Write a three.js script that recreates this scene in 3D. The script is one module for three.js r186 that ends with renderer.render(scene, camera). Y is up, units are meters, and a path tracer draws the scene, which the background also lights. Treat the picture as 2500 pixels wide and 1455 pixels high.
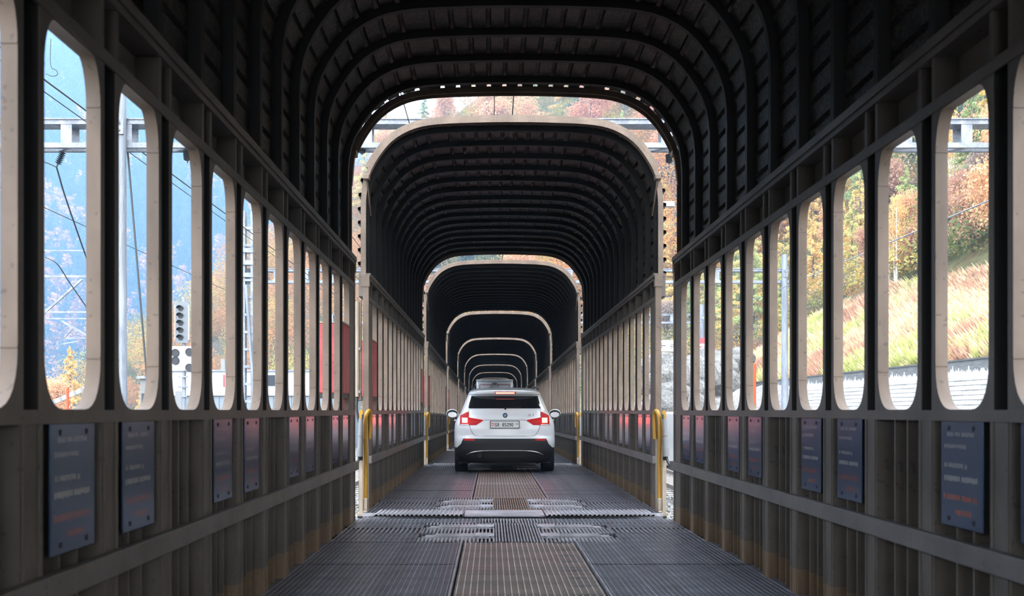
import * as THREE from 'three';
import { mergeGeometries, mergeVertices, toCreasedNormals } from 'three/addons/utils/BufferGeometryUtils.js';
import { RoundedBoxGeometry } from 'three/addons/geometries/RoundedBoxGeometry.js';
import { RectAreaLightUniformsLib } from 'three/addons/lights/RectAreaLightUniformsLib.js';

// ---------- camera, sky, haze, exposure ----------
RectAreaLightUniformsLib.init();
const FPX = 2420, VX = 1200, VY = 1003, EYE = 1.085;          // focal length in pixels of the 2500 x 1455 frame, vanishing point, eye above the deck
const scene = new THREE.Scene();
const camera = new THREE.PerspectiveCamera(2 * Math.atan(VY / FPX) * 180 / Math.PI, 2600 / 2006, 0.05, 4000);
camera.setViewOffset(2600, 2006, 1300 - VX, 0, 2500, 1455);    // the lens is shifted: verticals stay upright
camera.position.set(0, EYE, 0);
camera.lookAt(0, EYE, -1);
camera.updateProjectionMatrix();
camera.focus = 15;
camera.userData.fStop = camera.getFocalLength() / 1000 / 0.009;
const renderer = new THREE.WebGLRenderer({ antialias: true });
renderer.toneMapping = THREE.LinearToneMapping;
renderer.toneMappingExposure = 9.2;
renderer.shadowMap.enabled = true;

// ---------- seeded noise ----------
function rng(seed) { let a = seed >>> 0; return () => { a = (a + 0x6D2B79F5) >>> 0; let t = a; t = Math.imul(t ^ (t >>> 15), t | 1); t ^= t + Math.imul(t ^ (t >>> 7), t | 61); return ((t ^ (t >>> 14)) >>> 0) / 4294967296; }; }
const lerp = (a, b, t) => a + (b - a) * t, clamp = (v, a, b) => Math.max(a, Math.min(b, v)), sstep = (a, b, v) => { const t = clamp((v - a) / (b - a), 0, 1); return t * t * (3 - 2 * t); };
function hash2(x, y, s) { let h = Math.imul(x | 0, 374761393) + Math.imul(y | 0, 668265263) + Math.imul(s | 0, 2147483647 - 1013904223); h = Math.imul(h ^ (h >>> 13), 1274126177); return ((h ^ (h >>> 16)) >>> 0) / 4294967296; }
function vnoise(x, y, per, s) { const xi = Math.floor(x), yi = Math.floor(y), fx = x - xi, fy = y - yi, w = (n) => per ? ((n % per) + per) % per : n; const u = fx * fx * (3 - 2 * fx), v = fy * fy * (3 - 2 * fy); return lerp(lerp(hash2(w(xi), w(yi), s), hash2(w(xi + 1), w(yi), s), u), lerp(hash2(w(xi), w(yi + 1), s), hash2(w(xi + 1), w(yi + 1), s), u), v); }
function fbm(x, y, per, s, oct = 4) { let a = 0, g = 0.5, n = 0; for (let o = 0; o < oct; o++) { a += g * vnoise(x, y, per, s + o); n += g; x *= 2; y *= 2; per *= 2; g *= 0.5; } return a / n; }
function texture(size, f, srgb, repeat = [1, 1]) {
  const d = new Uint8Array(size * size * 4);
  for (let j = 0; j < size; j++) for (let i = 0; i < size; i++) { const c = f(i / size, j / size), k = (j * size + i) * 4; for (let q = 0; q < 3; q++) d[k + q] = clamp(Math.round((Array.isArray(c) ? c[q] : c) * 255), 0, 255); d[k + 3] = 255; }
  const t = new THREE.DataTexture(d, size, size, THREE.RGBAFormat); t.magFilter = THREE.LinearFilter; t.minFilter = THREE.LinearMipmapLinearFilter; t.generateMipmaps = true; t.wrapS = t.wrapT = THREE.RepeatWrapping; t.repeat.set(...repeat); if (srgb) t.colorSpace = THREE.SRGBColorSpace; t.needsUpdate = true; return t;
}

// an overcast sky: white, a little brighter overhead, soft cloud structure everywhere alike
{
  const W = 256, H = 128, d = new Float32Array(W * H * 4);
  for (let j = 0; j < H; j++) for (let i = 0; i < W; i++) {
    const el = ((j + 0.5) / H - 0.5) * Math.PI, k = (j * W + i) * 4, up = Math.max(0, Math.sin(el));
    const cl = fbm(i / W * 8, j / H * 8, 8, 71, 4), L = (0.82 + 0.42 * up) * (0.9 + 0.2 * cl);
    d[k] = L * 0.985; d[k + 1] = L; d[k + 2] = L * 1.03; d[k + 3] = 1;
  }
  const t = new THREE.DataTexture(d, W, H, THREE.RGBAFormat, THREE.FloatType); t.mapping = THREE.EquirectangularReflectionMapping; t.magFilter = t.minFilter = THREE.LinearFilter; t.needsUpdate = true;
  scene.background = t; scene.environment = t;
}
scene.fog = new THREE.FogExp2(new THREE.Color().setRGB(0.34, 0.62, 1.0), 0.00085);   // valley haze

// ---------- helpers ----------
const at = (px, py, z) => new THREE.Vector3((px - VX) * z / FPX, EYE + (VY - py) * z / FPX, -z);   // a pixel and a depth as a point
const names = new Map();
function numbered(n) { const k = names.get(n) ?? 0; names.set(n, k + 1); return k ? `${n}_${String(k).padStart(3, '0')}` : n; }
const ordinal = (i) => ['first', 'second', 'third', 'fourth', 'fifth', 'sixth', 'seventh', 'eighth', 'ninth', 'tenth', 'eleventh', 'twelfth', 'thirteenth', 'fourteenth', 'fifteenth', 'sixteenth', 'seventeenth', 'eighteenth', 'nineteenth', 'twentieth', 'twenty-first', 'twenty-second', 'twenty-third', 'twenty-fourth', 'twenty-fifth', 'twenty-sixth', 'twenty-seventh', 'twenty-eighth'][i] ?? 'last';
function tag(o, label, category, group, kind) { if (label) o.userData.label = label; if (category) o.userData.category = category; if (group) o.userData.group = group; if (kind) o.userData.kind = kind; return o; }
function thing(name, label, category, pos = [0, 0, 0], turn = 0, group) { const o = new THREE.Group(); o.name = numbered(name); o.position.set(...pos); o.rotation.y = turn; scene.add(o); return tag(o, label, category, group); }
function merge(geos) { geos = geos.filter(Boolean).map((g) => { for (const k of Object.keys(g.attributes)) if (!['position', 'normal', 'uv', 'color'].includes(k)) g.deleteAttribute(k); if (!g.index) { const n = g.attributes.position.count; g.setIndex([...Array(n).keys()]); } return g; }); const col = geos.some((g) => g.attributes.color); if (col) for (const g of geos) if (!g.attributes.color) paint(g, [1, 1, 1]); return geos.length === 1 ? geos[0] : mergeGeometries(geos, false); }
function mesh(name, geos, mat, parent, top) { const m = new THREE.Mesh(Array.isArray(geos) ? merge(geos) : geos, mat); m.name = parent ? name : numbered(name); m.castShadow = m.receiveShadow = true; (parent ?? scene).add(m); return m; }
function paint(g, c) { const n = g.attributes.position.count, a = new Float32Array(n * 3); for (let i = 0; i < n; i++) a.set(c, i * 3); g.setAttribute('color', new THREE.BufferAttribute(a, 3)); return g; }
function box(x0, x1, y0, y1, z0, z1) {                          // uv in metres
  const g = new THREE.BoxGeometry(Math.abs(x1 - x0), Math.abs(y1 - y0), Math.abs(z1 - z0)); g.translate((x0 + x1) / 2, (y0 + y1) / 2, (z0 + z1) / 2); return boxUV(g);
}
function boxUV(g) {
  const p = g.attributes.position, n = g.attributes.normal, u = new Float32Array(p.count * 2);
  for (let i = 0; i < p.count; i++) { const ax = Math.abs(n.getX(i)), ay = Math.abs(n.getY(i)), az = Math.abs(n.getZ(i)); if (ay >= ax && ay >= az) { u[2 * i] = p.getX(i); u[2 * i + 1] = p.getZ(i); } else if (ax >= az) { u[2 * i] = p.getZ(i); u[2 * i + 1] = p.getY(i); } else { u[2 * i] = p.getX(i); u[2 * i + 1] = p.getY(i); } }
  g.setAttribute('uv', new THREE.BufferAttribute(u, 2)); return g;
}
function rbox(x0, x1, y0, y1, z0, z1, r, seg = 2) { const g = new RoundedBoxGeometry(x1 - x0, y1 - y0, z1 - z0, seg, r); g.translate((x0 + x1) / 2, (y0 + y1) / 2, (z0 + z1) / 2); return boxUV(g); }
function bar(a, b, r0, r1 = r0, seg = 8) { const A = a.isVector3 ? a : new THREE.Vector3(...a), B = b.isVector3 ? b : new THREE.Vector3(...b), d = B.clone().sub(A), g = new THREE.CylinderGeometry(r1, r0, d.length(), seg); g.applyQuaternion(new THREE.Quaternion().setFromUnitVectors(new THREE.Vector3(0, 1, 0), d.clone().normalize())); const m = A.add(B).multiplyScalar(0.5); g.translate(m.x, m.y, m.z); return g; }
function beam(a, b, w, h = w) { const A = a.clone(), B = b.clone(), d = B.clone().sub(A), g = new THREE.BoxGeometry(w, h, d.length()), M = new THREE.Matrix4().lookAt(A, B, Math.abs(d.y) > d.length() * 0.95 ? new THREE.Vector3(1, 0, 0) : new THREE.Vector3(0, 1, 0)); g.applyMatrix4(M); const m = A.add(B).multiplyScalar(0.5); g.translate(m.x, m.y, m.z); return boxUV(g); }
function tube(pts, r, seg = 24, rad = 6) { return new THREE.TubeGeometry(new THREE.CatmullRomCurve3(pts.map((p) => p.isVector3 ? p : new THREE.Vector3(...p))), seg, r, rad, false); }
function mirrored(g) { const c = g.clone(); c.scale(-1, 1, 1); if (c.index) { const ix = c.index; for (let i = 0; i < ix.count; i += 3) { const t = ix.getX(i); ix.setX(i, ix.getX(i + 1)); ix.setX(i + 1, t); } } return c; }
function grid(nu, nv, f, uvScale = [1, 1]) {
  const P = [], U = [], I = []; for (let j = 0; j <= nv; j++) for (let i = 0; i <= nu; i++) { P.push(...f(i / nu, j / nv)); U.push(i / nu * uvScale[0], j / nv * uvScale[1]); }
  for (let j = 0; j < nv; j++) for (let i = 0; i < nu; i++) { const a = j * (nu + 1) + i, b = a + 1, c = a + nu + 1, d = c + 1; I.push(a, b, c, b, d, c); }
  const g = new THREE.BufferGeometry(); g.setAttribute('position', new THREE.Float32BufferAttribute(P, 3)); g.setAttribute('uv', new THREE.Float32BufferAttribute(U, 2)); g.setIndex(I); g.computeVertexNormals(); return g;
}
const lin = (r, g, b) => new THREE.Color().setRGB(r, g, b);
const std = (color, roughness = 0.7, metalness = 0, extra = {}) => new THREE.MeshStandardMaterial({ color, roughness, metalness, ...extra });

// ---------- textures and materials ----------
const grimeTex = texture(512, (u, v) => { const a = fbm(u * 6, v * 6, 6, 3, 5), b = fbm(u * 40, v * 5, 40, 11, 3), s = fbm(u * 60, v * 60, 60, 5, 2); const k = clamp(0.70 + 0.34 * a + 0.10 * b - (s > 0.82 ? 0.15 : 0), 0, 1); return [k, k * 0.985, k * 0.965]; }, true, [0.8, 0.8]);
const roofTex = texture(512, (u, v) => { const a = fbm(u * 5, v * 5, 5, 23, 5), s = fbm(u * 70, v * 70, 70, 9, 2); const k = clamp(0.45 + 0.5 * a + (s > 0.6 ? 0.25 : s < 0.4 ? -0.25 : 0), 0, 1); return [k, k * 0.97, k * 0.93]; }, true, [1, 1]);
const grainTex = texture(256, (u, v) => fbm(u * 64, v * 64, 64, 31, 3), false, [2, 2]);
const treadTex = texture(256, (u, v) => { const w = Math.sin((u + v) * Math.PI * 2 * 8) * Math.sin((u - v) * Math.PI * 2 * 8); return clamp(0.5 + 0.9 * w, 0, 1); }, false, [9, 9]);
const laneTex = texture(1024, (u, v) => { const a = fbm(u * 4, v * 4, 4, 51, 5), s = fbm(u * 80, v * 80, 80, 53, 2), h = Math.sin((u + v) * Math.PI * 2 * 40) * Math.sin((u - v) * Math.PI * 2 * 40), k = (0.5 + 0.45 * a + 0.16 * (s - 0.5)) * (0.92 + 0.22 * clamp(h * 1.6, -1, 1)); return [k, k, k * 1.03]; }, true, [1.7, 1.7]);
const plankTex = texture(512, (u, v) => { const a = fbm(u * 4, v * 9, 4, 41, 5), b = fbm(u * 3, v * 40, 3, 43, 3), k = 0.55 + 0.4 * a + 0.15 * b; const red = fbm(u * 3, v * 3, 3, 47, 3), st = fbm(u * 3, v * 10, 3, 49, 4); if (st > 0.62) { const q = 1 - 1.6 * (st - 0.62) * 2; return [k * q, k * q * 0.98, k * q * 0.96]; } return [clamp(k * (1 + 0.12 * red), 0, 1), clamp(k, 0, 1), clamp(k * 0.98, 0, 1)]; }, true, [1, 1]);
const steelTex = texture(512, (u, v) => { const a = fbm(u * 5, v * 5, 5, 51, 5), s = fbm(u * 50, v * 50, 50, 53, 2), k = 0.55 + 0.45 * a + 0.18 * (s - 0.5); return [k, k, k * 1.03]; }, true, [1, 1]);
const gravelTex = texture(512, (u, v) => { const s = fbm(u * 48, v * 48, 48, 61, 3), a = fbm(u * 5, v * 5, 5, 63, 3); const k = clamp(0.4 + 0.55 * s + 0.2 * (a - 0.5), 0, 1); return [k, k * 0.985, k * 0.96]; }, true, [0.5, 0.5]);

const M = {
  paint: std(lin(0.19, 0.142, 0.108), 0.62, 0, { map: grimeTex }),
  wallPaint: std(lin(0.118, 0.105, 0.091), 0.5, 0, { map: grimeTex, vertexColors: true }),
  frame: std(lin(0.185, 0.138, 0.104), 0.6, 0, { map: grimeTex }),
  channel: std(lin(0.012, 0.011, 0.01), 0.8),  // near-black colour stands in for shade inside the shallow post channels
  roof: std(lin(0.076, 0.072, 0.062), 0.5, 0.3, { map: roofTex, bumpMap: grainTex, bumpScale: 0.002 }),
  rib: std(lin(0.010, 0.0095, 0.009), 0.6, 0.1),
  railing: std(lin(0.15, 0.14, 0.135), 0.5, 0.1, { map: grimeTex }),
  floor: std(lin(1, 1, 1), 0.36, 0.5, { map: laneTex, vertexColors: true, bumpMap: treadTex, bumpScale: 0.004 }),
  plank: std(lin(1, 1, 1), 0.55, 0.1, { map: plankTex, vertexColors: true, bumpMap: grainTex, bumpScale: 0.0015 }),
  plate: std(lin(0.75, 0.75, 0.75), 0.4, 0.35, { map: steelTex }),
  under: std(lin(0.02, 0.02, 0.02), 0.9),
  yellow: std(lin(0.5, 0.265, 0.02), 0.45, 0, { map: grimeTex }),
  cream: std(lin(0.42, 0.35, 0.27), 0.55, 0, { map: grimeTex }),
  red: std(lin(0.52, 0.075, 0.085), 0.45, 0, { map: grimeTex }),
  rubber: std(lin(0.018, 0.018, 0.019), 0.6),
  greyPlastic: std(lin(0.2, 0.2, 0.2), 0.5),
  galv: std(lin(0.40, 0.44, 0.47), 0.5, 0.2, { map: steelTex }),
  wire: std(lin(0.06, 0.065, 0.07), 0.5, 0.5),
  copper: std(lin(0.3, 0.3, 0.31), 0.4, 0.6),
  white: std(lin(0.42, 0.42, 0.42), 0.6),
  dark: std(lin(0.02, 0.02, 0.022), 0.5),
  concrete: std(lin(0.13, 0.13, 0.128), 0.9, 0, { map: grimeTex }),
  orange: std(lin(0.5, 0.07, 0.012), 0.5),
};

// ---------- the car-carrying wagons ----------
const HALF = 1.579, LEN = 8.95, P0 = 0.35, PITCH = 0.6, NWIN = 14, OPEN = 0.43;
// wall coordinates: s along the wagon away from the camera, y up, u outward from the inner wall plane
const wbox = (sg, s0, s1, y0, y1, u0, u1) => box(Math.min(sg * (HALF + u0), sg * (HALF + u1)), Math.max(sg * (HALF + u0), sg * (HALF + u1)), y0, y1, -s1, -s0);
function roundedOpening(path, s0, s1, y0, y1, rb, hb, rt, ht) {
  path.moveTo(s0 + rb, y0); path.lineTo(s1 - rb, y0); path.bezierCurveTo(s1 - rb * 0.4, y0, s1, y0 + hb * 0.35, s1, y0 + hb); path.lineTo(s1, y1 - ht);
  path.bezierCurveTo(s1, y1 - ht * 0.45, s1 - rt * 0.45, y1, s1 - rt, y1); path.lineTo(s0 + rt, y1); path.bezierCurveTo(s0 + rt * 0.45, y1, s0, y1 - ht * 0.45, s0, y1 - ht); path.lineTo(s0, y0 + hb); path.bezierCurveTo(s0, y0 + hb * 0.35, s0 + rb * 0.4, y0, s0 + rb, y0);
}
const SILL = 1.09, HEAD = 2.295;
function frameGeometry(sg, reveal) {                                    // a pressed window frame with rounded corners, its joints as weld beads
  const sh = new THREE.Shape(); sh.moveTo(-0.036, 1.05); sh.lineTo(OPEN + 0.036, 1.05); sh.lineTo(OPEN + 0.036, 2.345); sh.lineTo(-0.036, 2.345); sh.closePath();
  const h = new THREE.Path(); roundedOpening(h, 0, OPEN, SILL, HEAD, 0.13, 0.18, 0.075, 0.17); sh.holes.push(h);
  const g = new THREE.ExtrudeGeometry(sh, { depth: 0.05, bevelEnabled: false, curveSegments: 7 });
  const [caps, sides] = g.groups, cut = (gr) => { const o = new THREE.BufferGeometry(); for (const k of ['position', 'normal', 'uv']) { const at = g.attributes[k]; o.setAttribute(k, new THREE.BufferAttribute(at.array.slice(gr.start * at.itemSize, (gr.start + gr.count) * at.itemSize), at.itemSize)); } return o; };
  const out = reveal ? [toCreasedNormals(cut(sides), 0.7)] : [cut(caps)];
  if (reveal) for (const [y] of [[1.268], [2.137]]) for (const [a, b] of [[-0.001, 0.0035], [OPEN - 0.0035, OPEN + 0.001]]) { const w = new THREE.BoxGeometry(b - a, 0.005, 0.05); w.translate((a + b) / 2, y, 0.025); out.push(w); }
  const m = merge(out); // (s, y, u) -> (sg * (HALF + u), y, -s)
  const P = m.attributes.position, N = m.attributes.normal, U = m.attributes.uv;
  for (let i = 0; i < P.count; i++) { const s = P.getX(i), y = P.getY(i), u = P.getZ(i); P.setXYZ(i, sg * (HALF + u), y, -s); N.setXYZ(i, sg * N.getZ(i), N.getY(i), -N.getX(i)); U.setXY(i, s + u, y); }
  if (sg < 0) { const I = m.index; for (let i = 0; i < I.count; i += 3) { const t = I.getX(i); I.setX(i, I.getX(i + 1)); I.setX(i + 1, t); } }
  return m;
}
// roof line: inner edge of the ribs, half profile (half width, height)
const RIBLINE = [[1.60, 2.58], [1.60, 3.15], [1.595, 3.45], [1.555, 3.66], [1.447, 3.86], [1.30, 4.03], [1.09, 4.15], [0.84, 4.203], [0.42, 4.224], [0, 4.23]];
const roofCurve = (() => { const pts = RIBLINE.map(([x, y]) => new THREE.Vector3(-x, y, 0)).concat(RIBLINE.slice(0, -1).reverse().map(([x, y]) => new THREE.Vector3(x, y, 0))); return new THREE.CatmullRomCurve3(pts, false, 'catmullrom', 0.5); })();
function roofAt(t, off) { const p = roofCurve.getPointAt(t), d = roofCurve.getTangentAt(t); return [p.x - d.y * off, p.y + d.x * off]; }   // off > 0 lies outward
function strip(profile, s0, s1, smooth = false) {               // closed or open 2-D profile drawn along the wagon
  const P = [], U = [], I = []; let L = 0;
  for (let i = 0; i < profile.length - 1; i++) { const [ax, ay] = profile[i], [bx, by] = profile[i + 1], l = Math.hypot(bx - ax, by - ay), k = P.length / 3; P.push(ax, ay, -s0, bx, by, -s0, bx, by, -s1, ax, ay, -s1); U.push(L, s0, L + l, s0, L + l, s1, L, s1); I.push(k, k + 1, k + 2, k, k + 2, k + 3); L += l; }
  const g = new THREE.BufferGeometry(); g.setAttribute('position', new THREE.Float32BufferAttribute(P, 3)); g.setAttribute('uv', new THREE.Float32BufferAttribute(U, 2)); g.setIndex(I); g.computeVertexNormals(); return g;
}
function ringGeometry(t0, t1, n, in0, out0, s0, s1) {           // a bar of rectangular section bent along the roof line
  const A = [], B = []; for (let i = 0; i <= n; i++) { const t = lerp(t0, t1, i / n); A.push(roofAt(t, in0)); B.push(roofAt(t, out0)); }
  const geos = []; const face = (f) => { const g = grid(n, 1, (u, v) => f(Math.round(u * n), v), [6, 0.1]); geos.push(g); };
  face((i, v) => [A[i][0], A[i][1], -lerp(s1, s0, v)]); face((i, v) => [B[i][0], B[i][1], -lerp(s0, s1, v)]);
  face((i, v) => [lerp(A[i][0], B[i][0], v), lerp(A[i][1], B[i][1], v), -s0]); face((i, v) => [lerp(B[i][0], A[i][0], v), lerp(B[i][1], A[i][1], v), -s1]);
  for (const i of [0, n]) { const g = grid(1, 1, (u, v) => [lerp(A[i][0], B[i][0], u), lerp(A[i][1], B[i][1], u), -lerp(s0, s1, v)]); geos.push(g); }
  return merge(geos);
}
const roofLength = roofCurve.getLength();
function corrugated(t0, t1, off, lift) {                        // trapezoidal sheet: wide flats, narrow outward ridges
  const L = (t1 - t0) * roofLength, n = Math.round(L / 0.147), pr = [], bk = [];
  const put = (l, d) => { pr.push(roofAt(clamp(t0 + l / roofLength, 0, 1), off + d + lift)); };
  for (let i = 0; i < n; i++) { const a = L * i / n, p = L / n; for (const [f, d] of [[0, 0], [0.24, 0], [0.48, 0], [0.70, 0], [0.755, 0.032], [0.945, 0.032]]) put(a + f * p, d); }
  put(L, 0); for (let i = pr.length - 1; i >= 0; i--) bk.push(pr[i]); return pr;
}
// notice boards: blue with rows of small print, some of it red
const noticeTex = (() => {
  const c = document.createElement('canvas'); c.width = 256; c.height = 320; const x = c.getContext('2d'), R = rng(77);
  x.fillStyle = '#3d5573'; x.fillRect(0, 0, 256, 320);
  const row = (y, h, x0, x1, col) => { x.fillStyle = col; let k = x0; while (k < x1) { const w = 6 + R() * 9; x.fillRect(k, y + R() * 1.5, Math.min(w, x1 - k), h * (0.8 + 0.2 * R())); k += w + 2.2 + (R() < 0.16 ? 7 : 0); } };
  row(34, 13, 40, 205, '#8e9096'); row(70, 13, 22, 160, '#8e9096'); row(128, 14, 22, 165, '#9a9c9c'); row(166, 17, 22, 226, '#a9aaa8'); row(222, 18, 18, 222, '#a8594c'); row(266, 17, 92, 196, '#a8594c');
  const t = new THREE.CanvasTexture(c); t.colorSpace = THREE.SRGBColorSpace; return t;
})();
M.notice = new THREE.MeshPhysicalMaterial({ color: lin(0.8, 0.8, 0.8), map: noticeTex, roughness: 0.24, metalness: 0.45, clearcoat: 0.35, clearcoatRoughness: 0.22 });

const TAN = [1.75, 1.4, 1.0];                                  // the lowest strip is bare, rust-stained primer
function wallColumn(sg, s0, s1, u0, u1, y1, tanTop, tone = [1, 1, 1]) { const a = paint(wbox(sg, s0, s1, tanTop, y1, u0, u1), tone), b = paint(wbox(sg, s0, s1, -0.02, tanTop, u0, u1), TAN); return [a, b]; }
const shared = {};
function buildWall(sg, wagon) {
  const R = rng(sg > 0 ? 5 : 6), skin = [];
  // outer sheet below the sill and behind the header
  skin.push(paint(wbox(sg, 0, LEN, 0.16, 1.06, 0.10, 0.108), [1, 1, 1]), paint(wbox(sg, 0, LEN, -0.05, 0.16, 0.10, 0.108), TAN));
  skin.push(paint(wbox(sg, 0, LEN, 2.34, 2.60, 0.10, 0.108), [1, 1, 1]));
  const wall = mesh('side_wall', skin, M.wallPaint, wagon);
  const put = (name, g, m) => mesh(name, g, m, wall);
  const key = sg > 0 ? 'r' : 'l';
  const fg = shared['f' + key] ??= paint(frameGeometry(sg, false), [1, 1, 1]), vgs = shared['v' + key] ??= [0, 0.37, 0.74, 1.13, 1.61].map((o) => { const g = frameGeometry(sg, true), U = g.attributes.uv; for (let i = 0; i < U.count; i++) U.setXY(i, U.getX(i) + o * 2.3, U.getY(i) + o); return g; });
  for (let k = 0; k < NWIN; k++) {
    const s = P0 + PITCH * k; put('window_frame', fg, M.wallPaint).position.z = -s; put('window_reveal', vgs[k % 5], M.frame).position.z = -s;
    if (k % 3 !== 2) {                                          // notice board screwed on below the window
      const s0 = s + 0.05, s1 = s + 0.39, g = rbox(Math.min(sg * (HALF + 0.004), sg * (HALF + 0.012)), Math.max(sg * (HALF + 0.004), sg * (HALF + 0.012)), 0.632, 1.046, -s1, -s0, 0.0035, 1);
      const Pn = g.attributes.position, U = g.attributes.uv; for (let i = 0; i < Pn.count; i++) U.setXY(i, clamp(sg > 0 ? (Pn.getZ(i) + s1) / 0.34 : (-Pn.getZ(i) - s0) / 0.34, 0, 1), clamp((Pn.getY(i) - 0.632) / 0.414, 0, 1));
      const b = put('notice_board', g, M.notice);
      const sw = shared['s' + key] ??= wbox(sg, -0.005, 0.005, -0.009, 0.009, 0.001, 0.005); for (const [a, c] of [[0.07, 0.385], [0.27, 0.385], [0.07, 0.03], [0.27, 0.03]]) put('screw', sw, M.rubber).position.set(0, 0.632 + c, -s0 - a);
    }
    for (const f2 of [0.155, 0.29]) put('stiffener', wallColumn(sg, s + f2 - 0.006, s + f2 + 0.006, 0.022, 0.101, 1.05, 0.15 + R() * 0.02), M.wallPaint);
  }
  for (let k = 0; k <= NWIN; k++) {                             // posts between the windows, an end post at both ends
    const s0 = k === 0 ? 0.02 : P0 + PITCH * (k - 1) + OPEN + 0.012, s1 = k === NWIN ? LEN - 0.02 : P0 + PITCH * k - 0.012, tt = 0.145 + R() * 0.02;
    const g = [...wallColumn(sg, s0, s1, 0.0, 0.10, 1.05, tt), ...wallColumn(sg, s0 + 0.012, s0 + 0.03, -0.006, 0.0, 1.05, tt), ...wallColumn(sg, s1 - 0.03, s1 - 0.012, -0.006, 0.0, 1.05, tt)];
    put('post', g, M.wallPaint);
    const c0 = k === 0 ? 0.02 : P0 + PITCH * (k - 1) + OPEN + 0.036, c1 = k === NWIN ? LEN - 0.02 : P0 + PITCH * k - 0.036;
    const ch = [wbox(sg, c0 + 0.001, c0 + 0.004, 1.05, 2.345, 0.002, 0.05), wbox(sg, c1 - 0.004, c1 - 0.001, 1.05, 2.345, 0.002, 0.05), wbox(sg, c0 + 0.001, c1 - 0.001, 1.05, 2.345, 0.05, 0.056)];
    if (k === 0 || k === NWIN) put('end_panel', [paint(wbox(sg, c0, c1, 1.05, 2.345, 0.002, 0.05), [1, 1, 1])], M.wallPaint); else put('shade_painted_channel', ch, M.channel);  // channel too shallow to darken by itself, its shade is in the colour
    for (const [a, b] of [[c0 - 0.03, c0 - 0.002], [c1 + 0.002, c1 + 0.03]]) put('header_post', [paint(wbox(sg, a, b, 2.345, 2.53, 0, 0.1), [1, 1, 1])], M.wallPaint);
  }
  put('sill_rail', [paint(wbox(sg, 0.01, LEN - 0.01, 1.045, 1.088, -0.008, 0.004), [1, 1, 1]), paint(wbox(sg, 0.01, LEN - 0.01, 1.045, 1.055, 0.0, 0.103), [1, 1, 1])], M.wallPaint);
  put('rub_rail', [rbox(Math.min(sg * (HALF - 0.04), sg * HALF), Math.max(sg * (HALF - 0.04), sg * HALF), 0.505, 0.59, -LEN - 0.02, 0.02, 0.006, 1)], M.railing);
  put('header_rail', [paint(wbox(sg, 0.01, LEN - 0.01, 2.30, 2.345, -0.006, 0.004), [1, 1, 1]), paint(wbox(sg, 0.01, LEN - 0.01, 2.345, 2.352, 0, 0.1), [1, 1, 1])], M.wallPaint);
  put('eaves_rail', [paint(wbox(sg, 0, LEN, 2.525, 2.555, -0.012, 0.1), [1, 1, 1]), paint(wbox(sg, 0, LEN, 2.558, 2.60, -0.022, 0.1), [1, 1, 1])], M.wallPaint);
  // corner columns that show at the gap between two wagons
  for (const [s0, s1] of [[-0.02, 0.05], [LEN - 0.05, LEN + 0.02]]) { put('corner_column', [wbox(sg, s0, s1, -0.05, 2.5, -0.004, 0.06)], M.paint); put('corner_cap', [wbox(sg, s0 - 0.008, s1 + 0.008, 2.45, 2.58, -0.012, 0.075)], M.paint); }
  return wall;
}
function buildRoof(wagon) {
  const OFF = 0.06, sheet = (t0, t1, lift) => strip(corrugated(t0, t1, OFF, lift), 0, LEN);
  const roof = mesh('roof_sheet', sheet(0.355, 0.645, 0), M.roof, wagon);
  for (const [a, b] of [[0, 0.365], [0.635, 1]]) mesh('roof_side_sheet', sheet(a, b, 0.004), M.roof, roof);
  const rg = (shared.rib ??= ringGeometry(0, 1, 56, 0, OFF + 0.002, -0.028, 0.028));
  for (let k = 0; k <= NWIN; k++) mesh('roof_rib', rg, M.rib, roof).position.z = -(P0 + PITCH * k - 0.085);
  const edge = (shared.edge ??= ringGeometry(0, 1, 56, 0.006, OFF + 0.003, -0.006, 0.006));
  for (const s of [0.0, LEN]) { const e = mesh('end_flange', edge, M.paint, roof); e.position.z = -s; }
  const lip = (shared.lip ??= ringGeometry(0.185, 0.815, 48, 0.040, 0.046, -0.05, 0.05)), lip2 = (shared.lip2 ??= ringGeometry(0.185, 0.815, 48, 0.0, 0.045, -0.006, 0.006)), lip3 = (shared.lip3 ??= ringGeometry(0.20, 0.80, 48, 0.054, 0.088, -0.006, 0.006));
  for (const [s, f] of [[-0.05, -1], [LEN + 0.05, 1]]) {        // rain lip over the gap, ending in two cast caps with a stay
    mesh('rain_lip', lip, M.paint, roof).position.z = -s; mesh('rain_lip_edge', lip2, M.paint, roof).position.z = -(s + f * 0.05); if (f < 0) mesh('rain_lip_gutter', lip3, M.paint, roof).position.z = -(s + f * 0.01);
    for (const sg of [-1, 1]) { const t = sg < 0 ? 0.183 : 0.817, [x, y] = roofAt(t, 0.03), [x2, y2] = roofAt(sg < 0 ? 0.12 : 0.88, -0.02); mesh('lip_cap', [rbox(x - 0.034, x + 0.034, y - 0.03, y + 0.03, -s - 0.06, -s + 0.06, 0.012), bar([x, y, -s - f * 0.03], [x2, y2, -(s - f * 0.25)], 0.014, 0.011, 6)], M.paint, roof); }
  }
}
function bars(x0, x1, s0, s1, pitch, bw, h, y, col) { const out = [], n = Math.max(1, Math.round((x1 - x0) / pitch)); for (let i = 0; i <= n; i++) { const x = lerp(x0 + bw / 2, x1 - bw / 2, i / n); out.push(paint(box(x - bw / 2, x + bw / 2, y, y + h, -s1, -s0), col)); } return out; }
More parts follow.
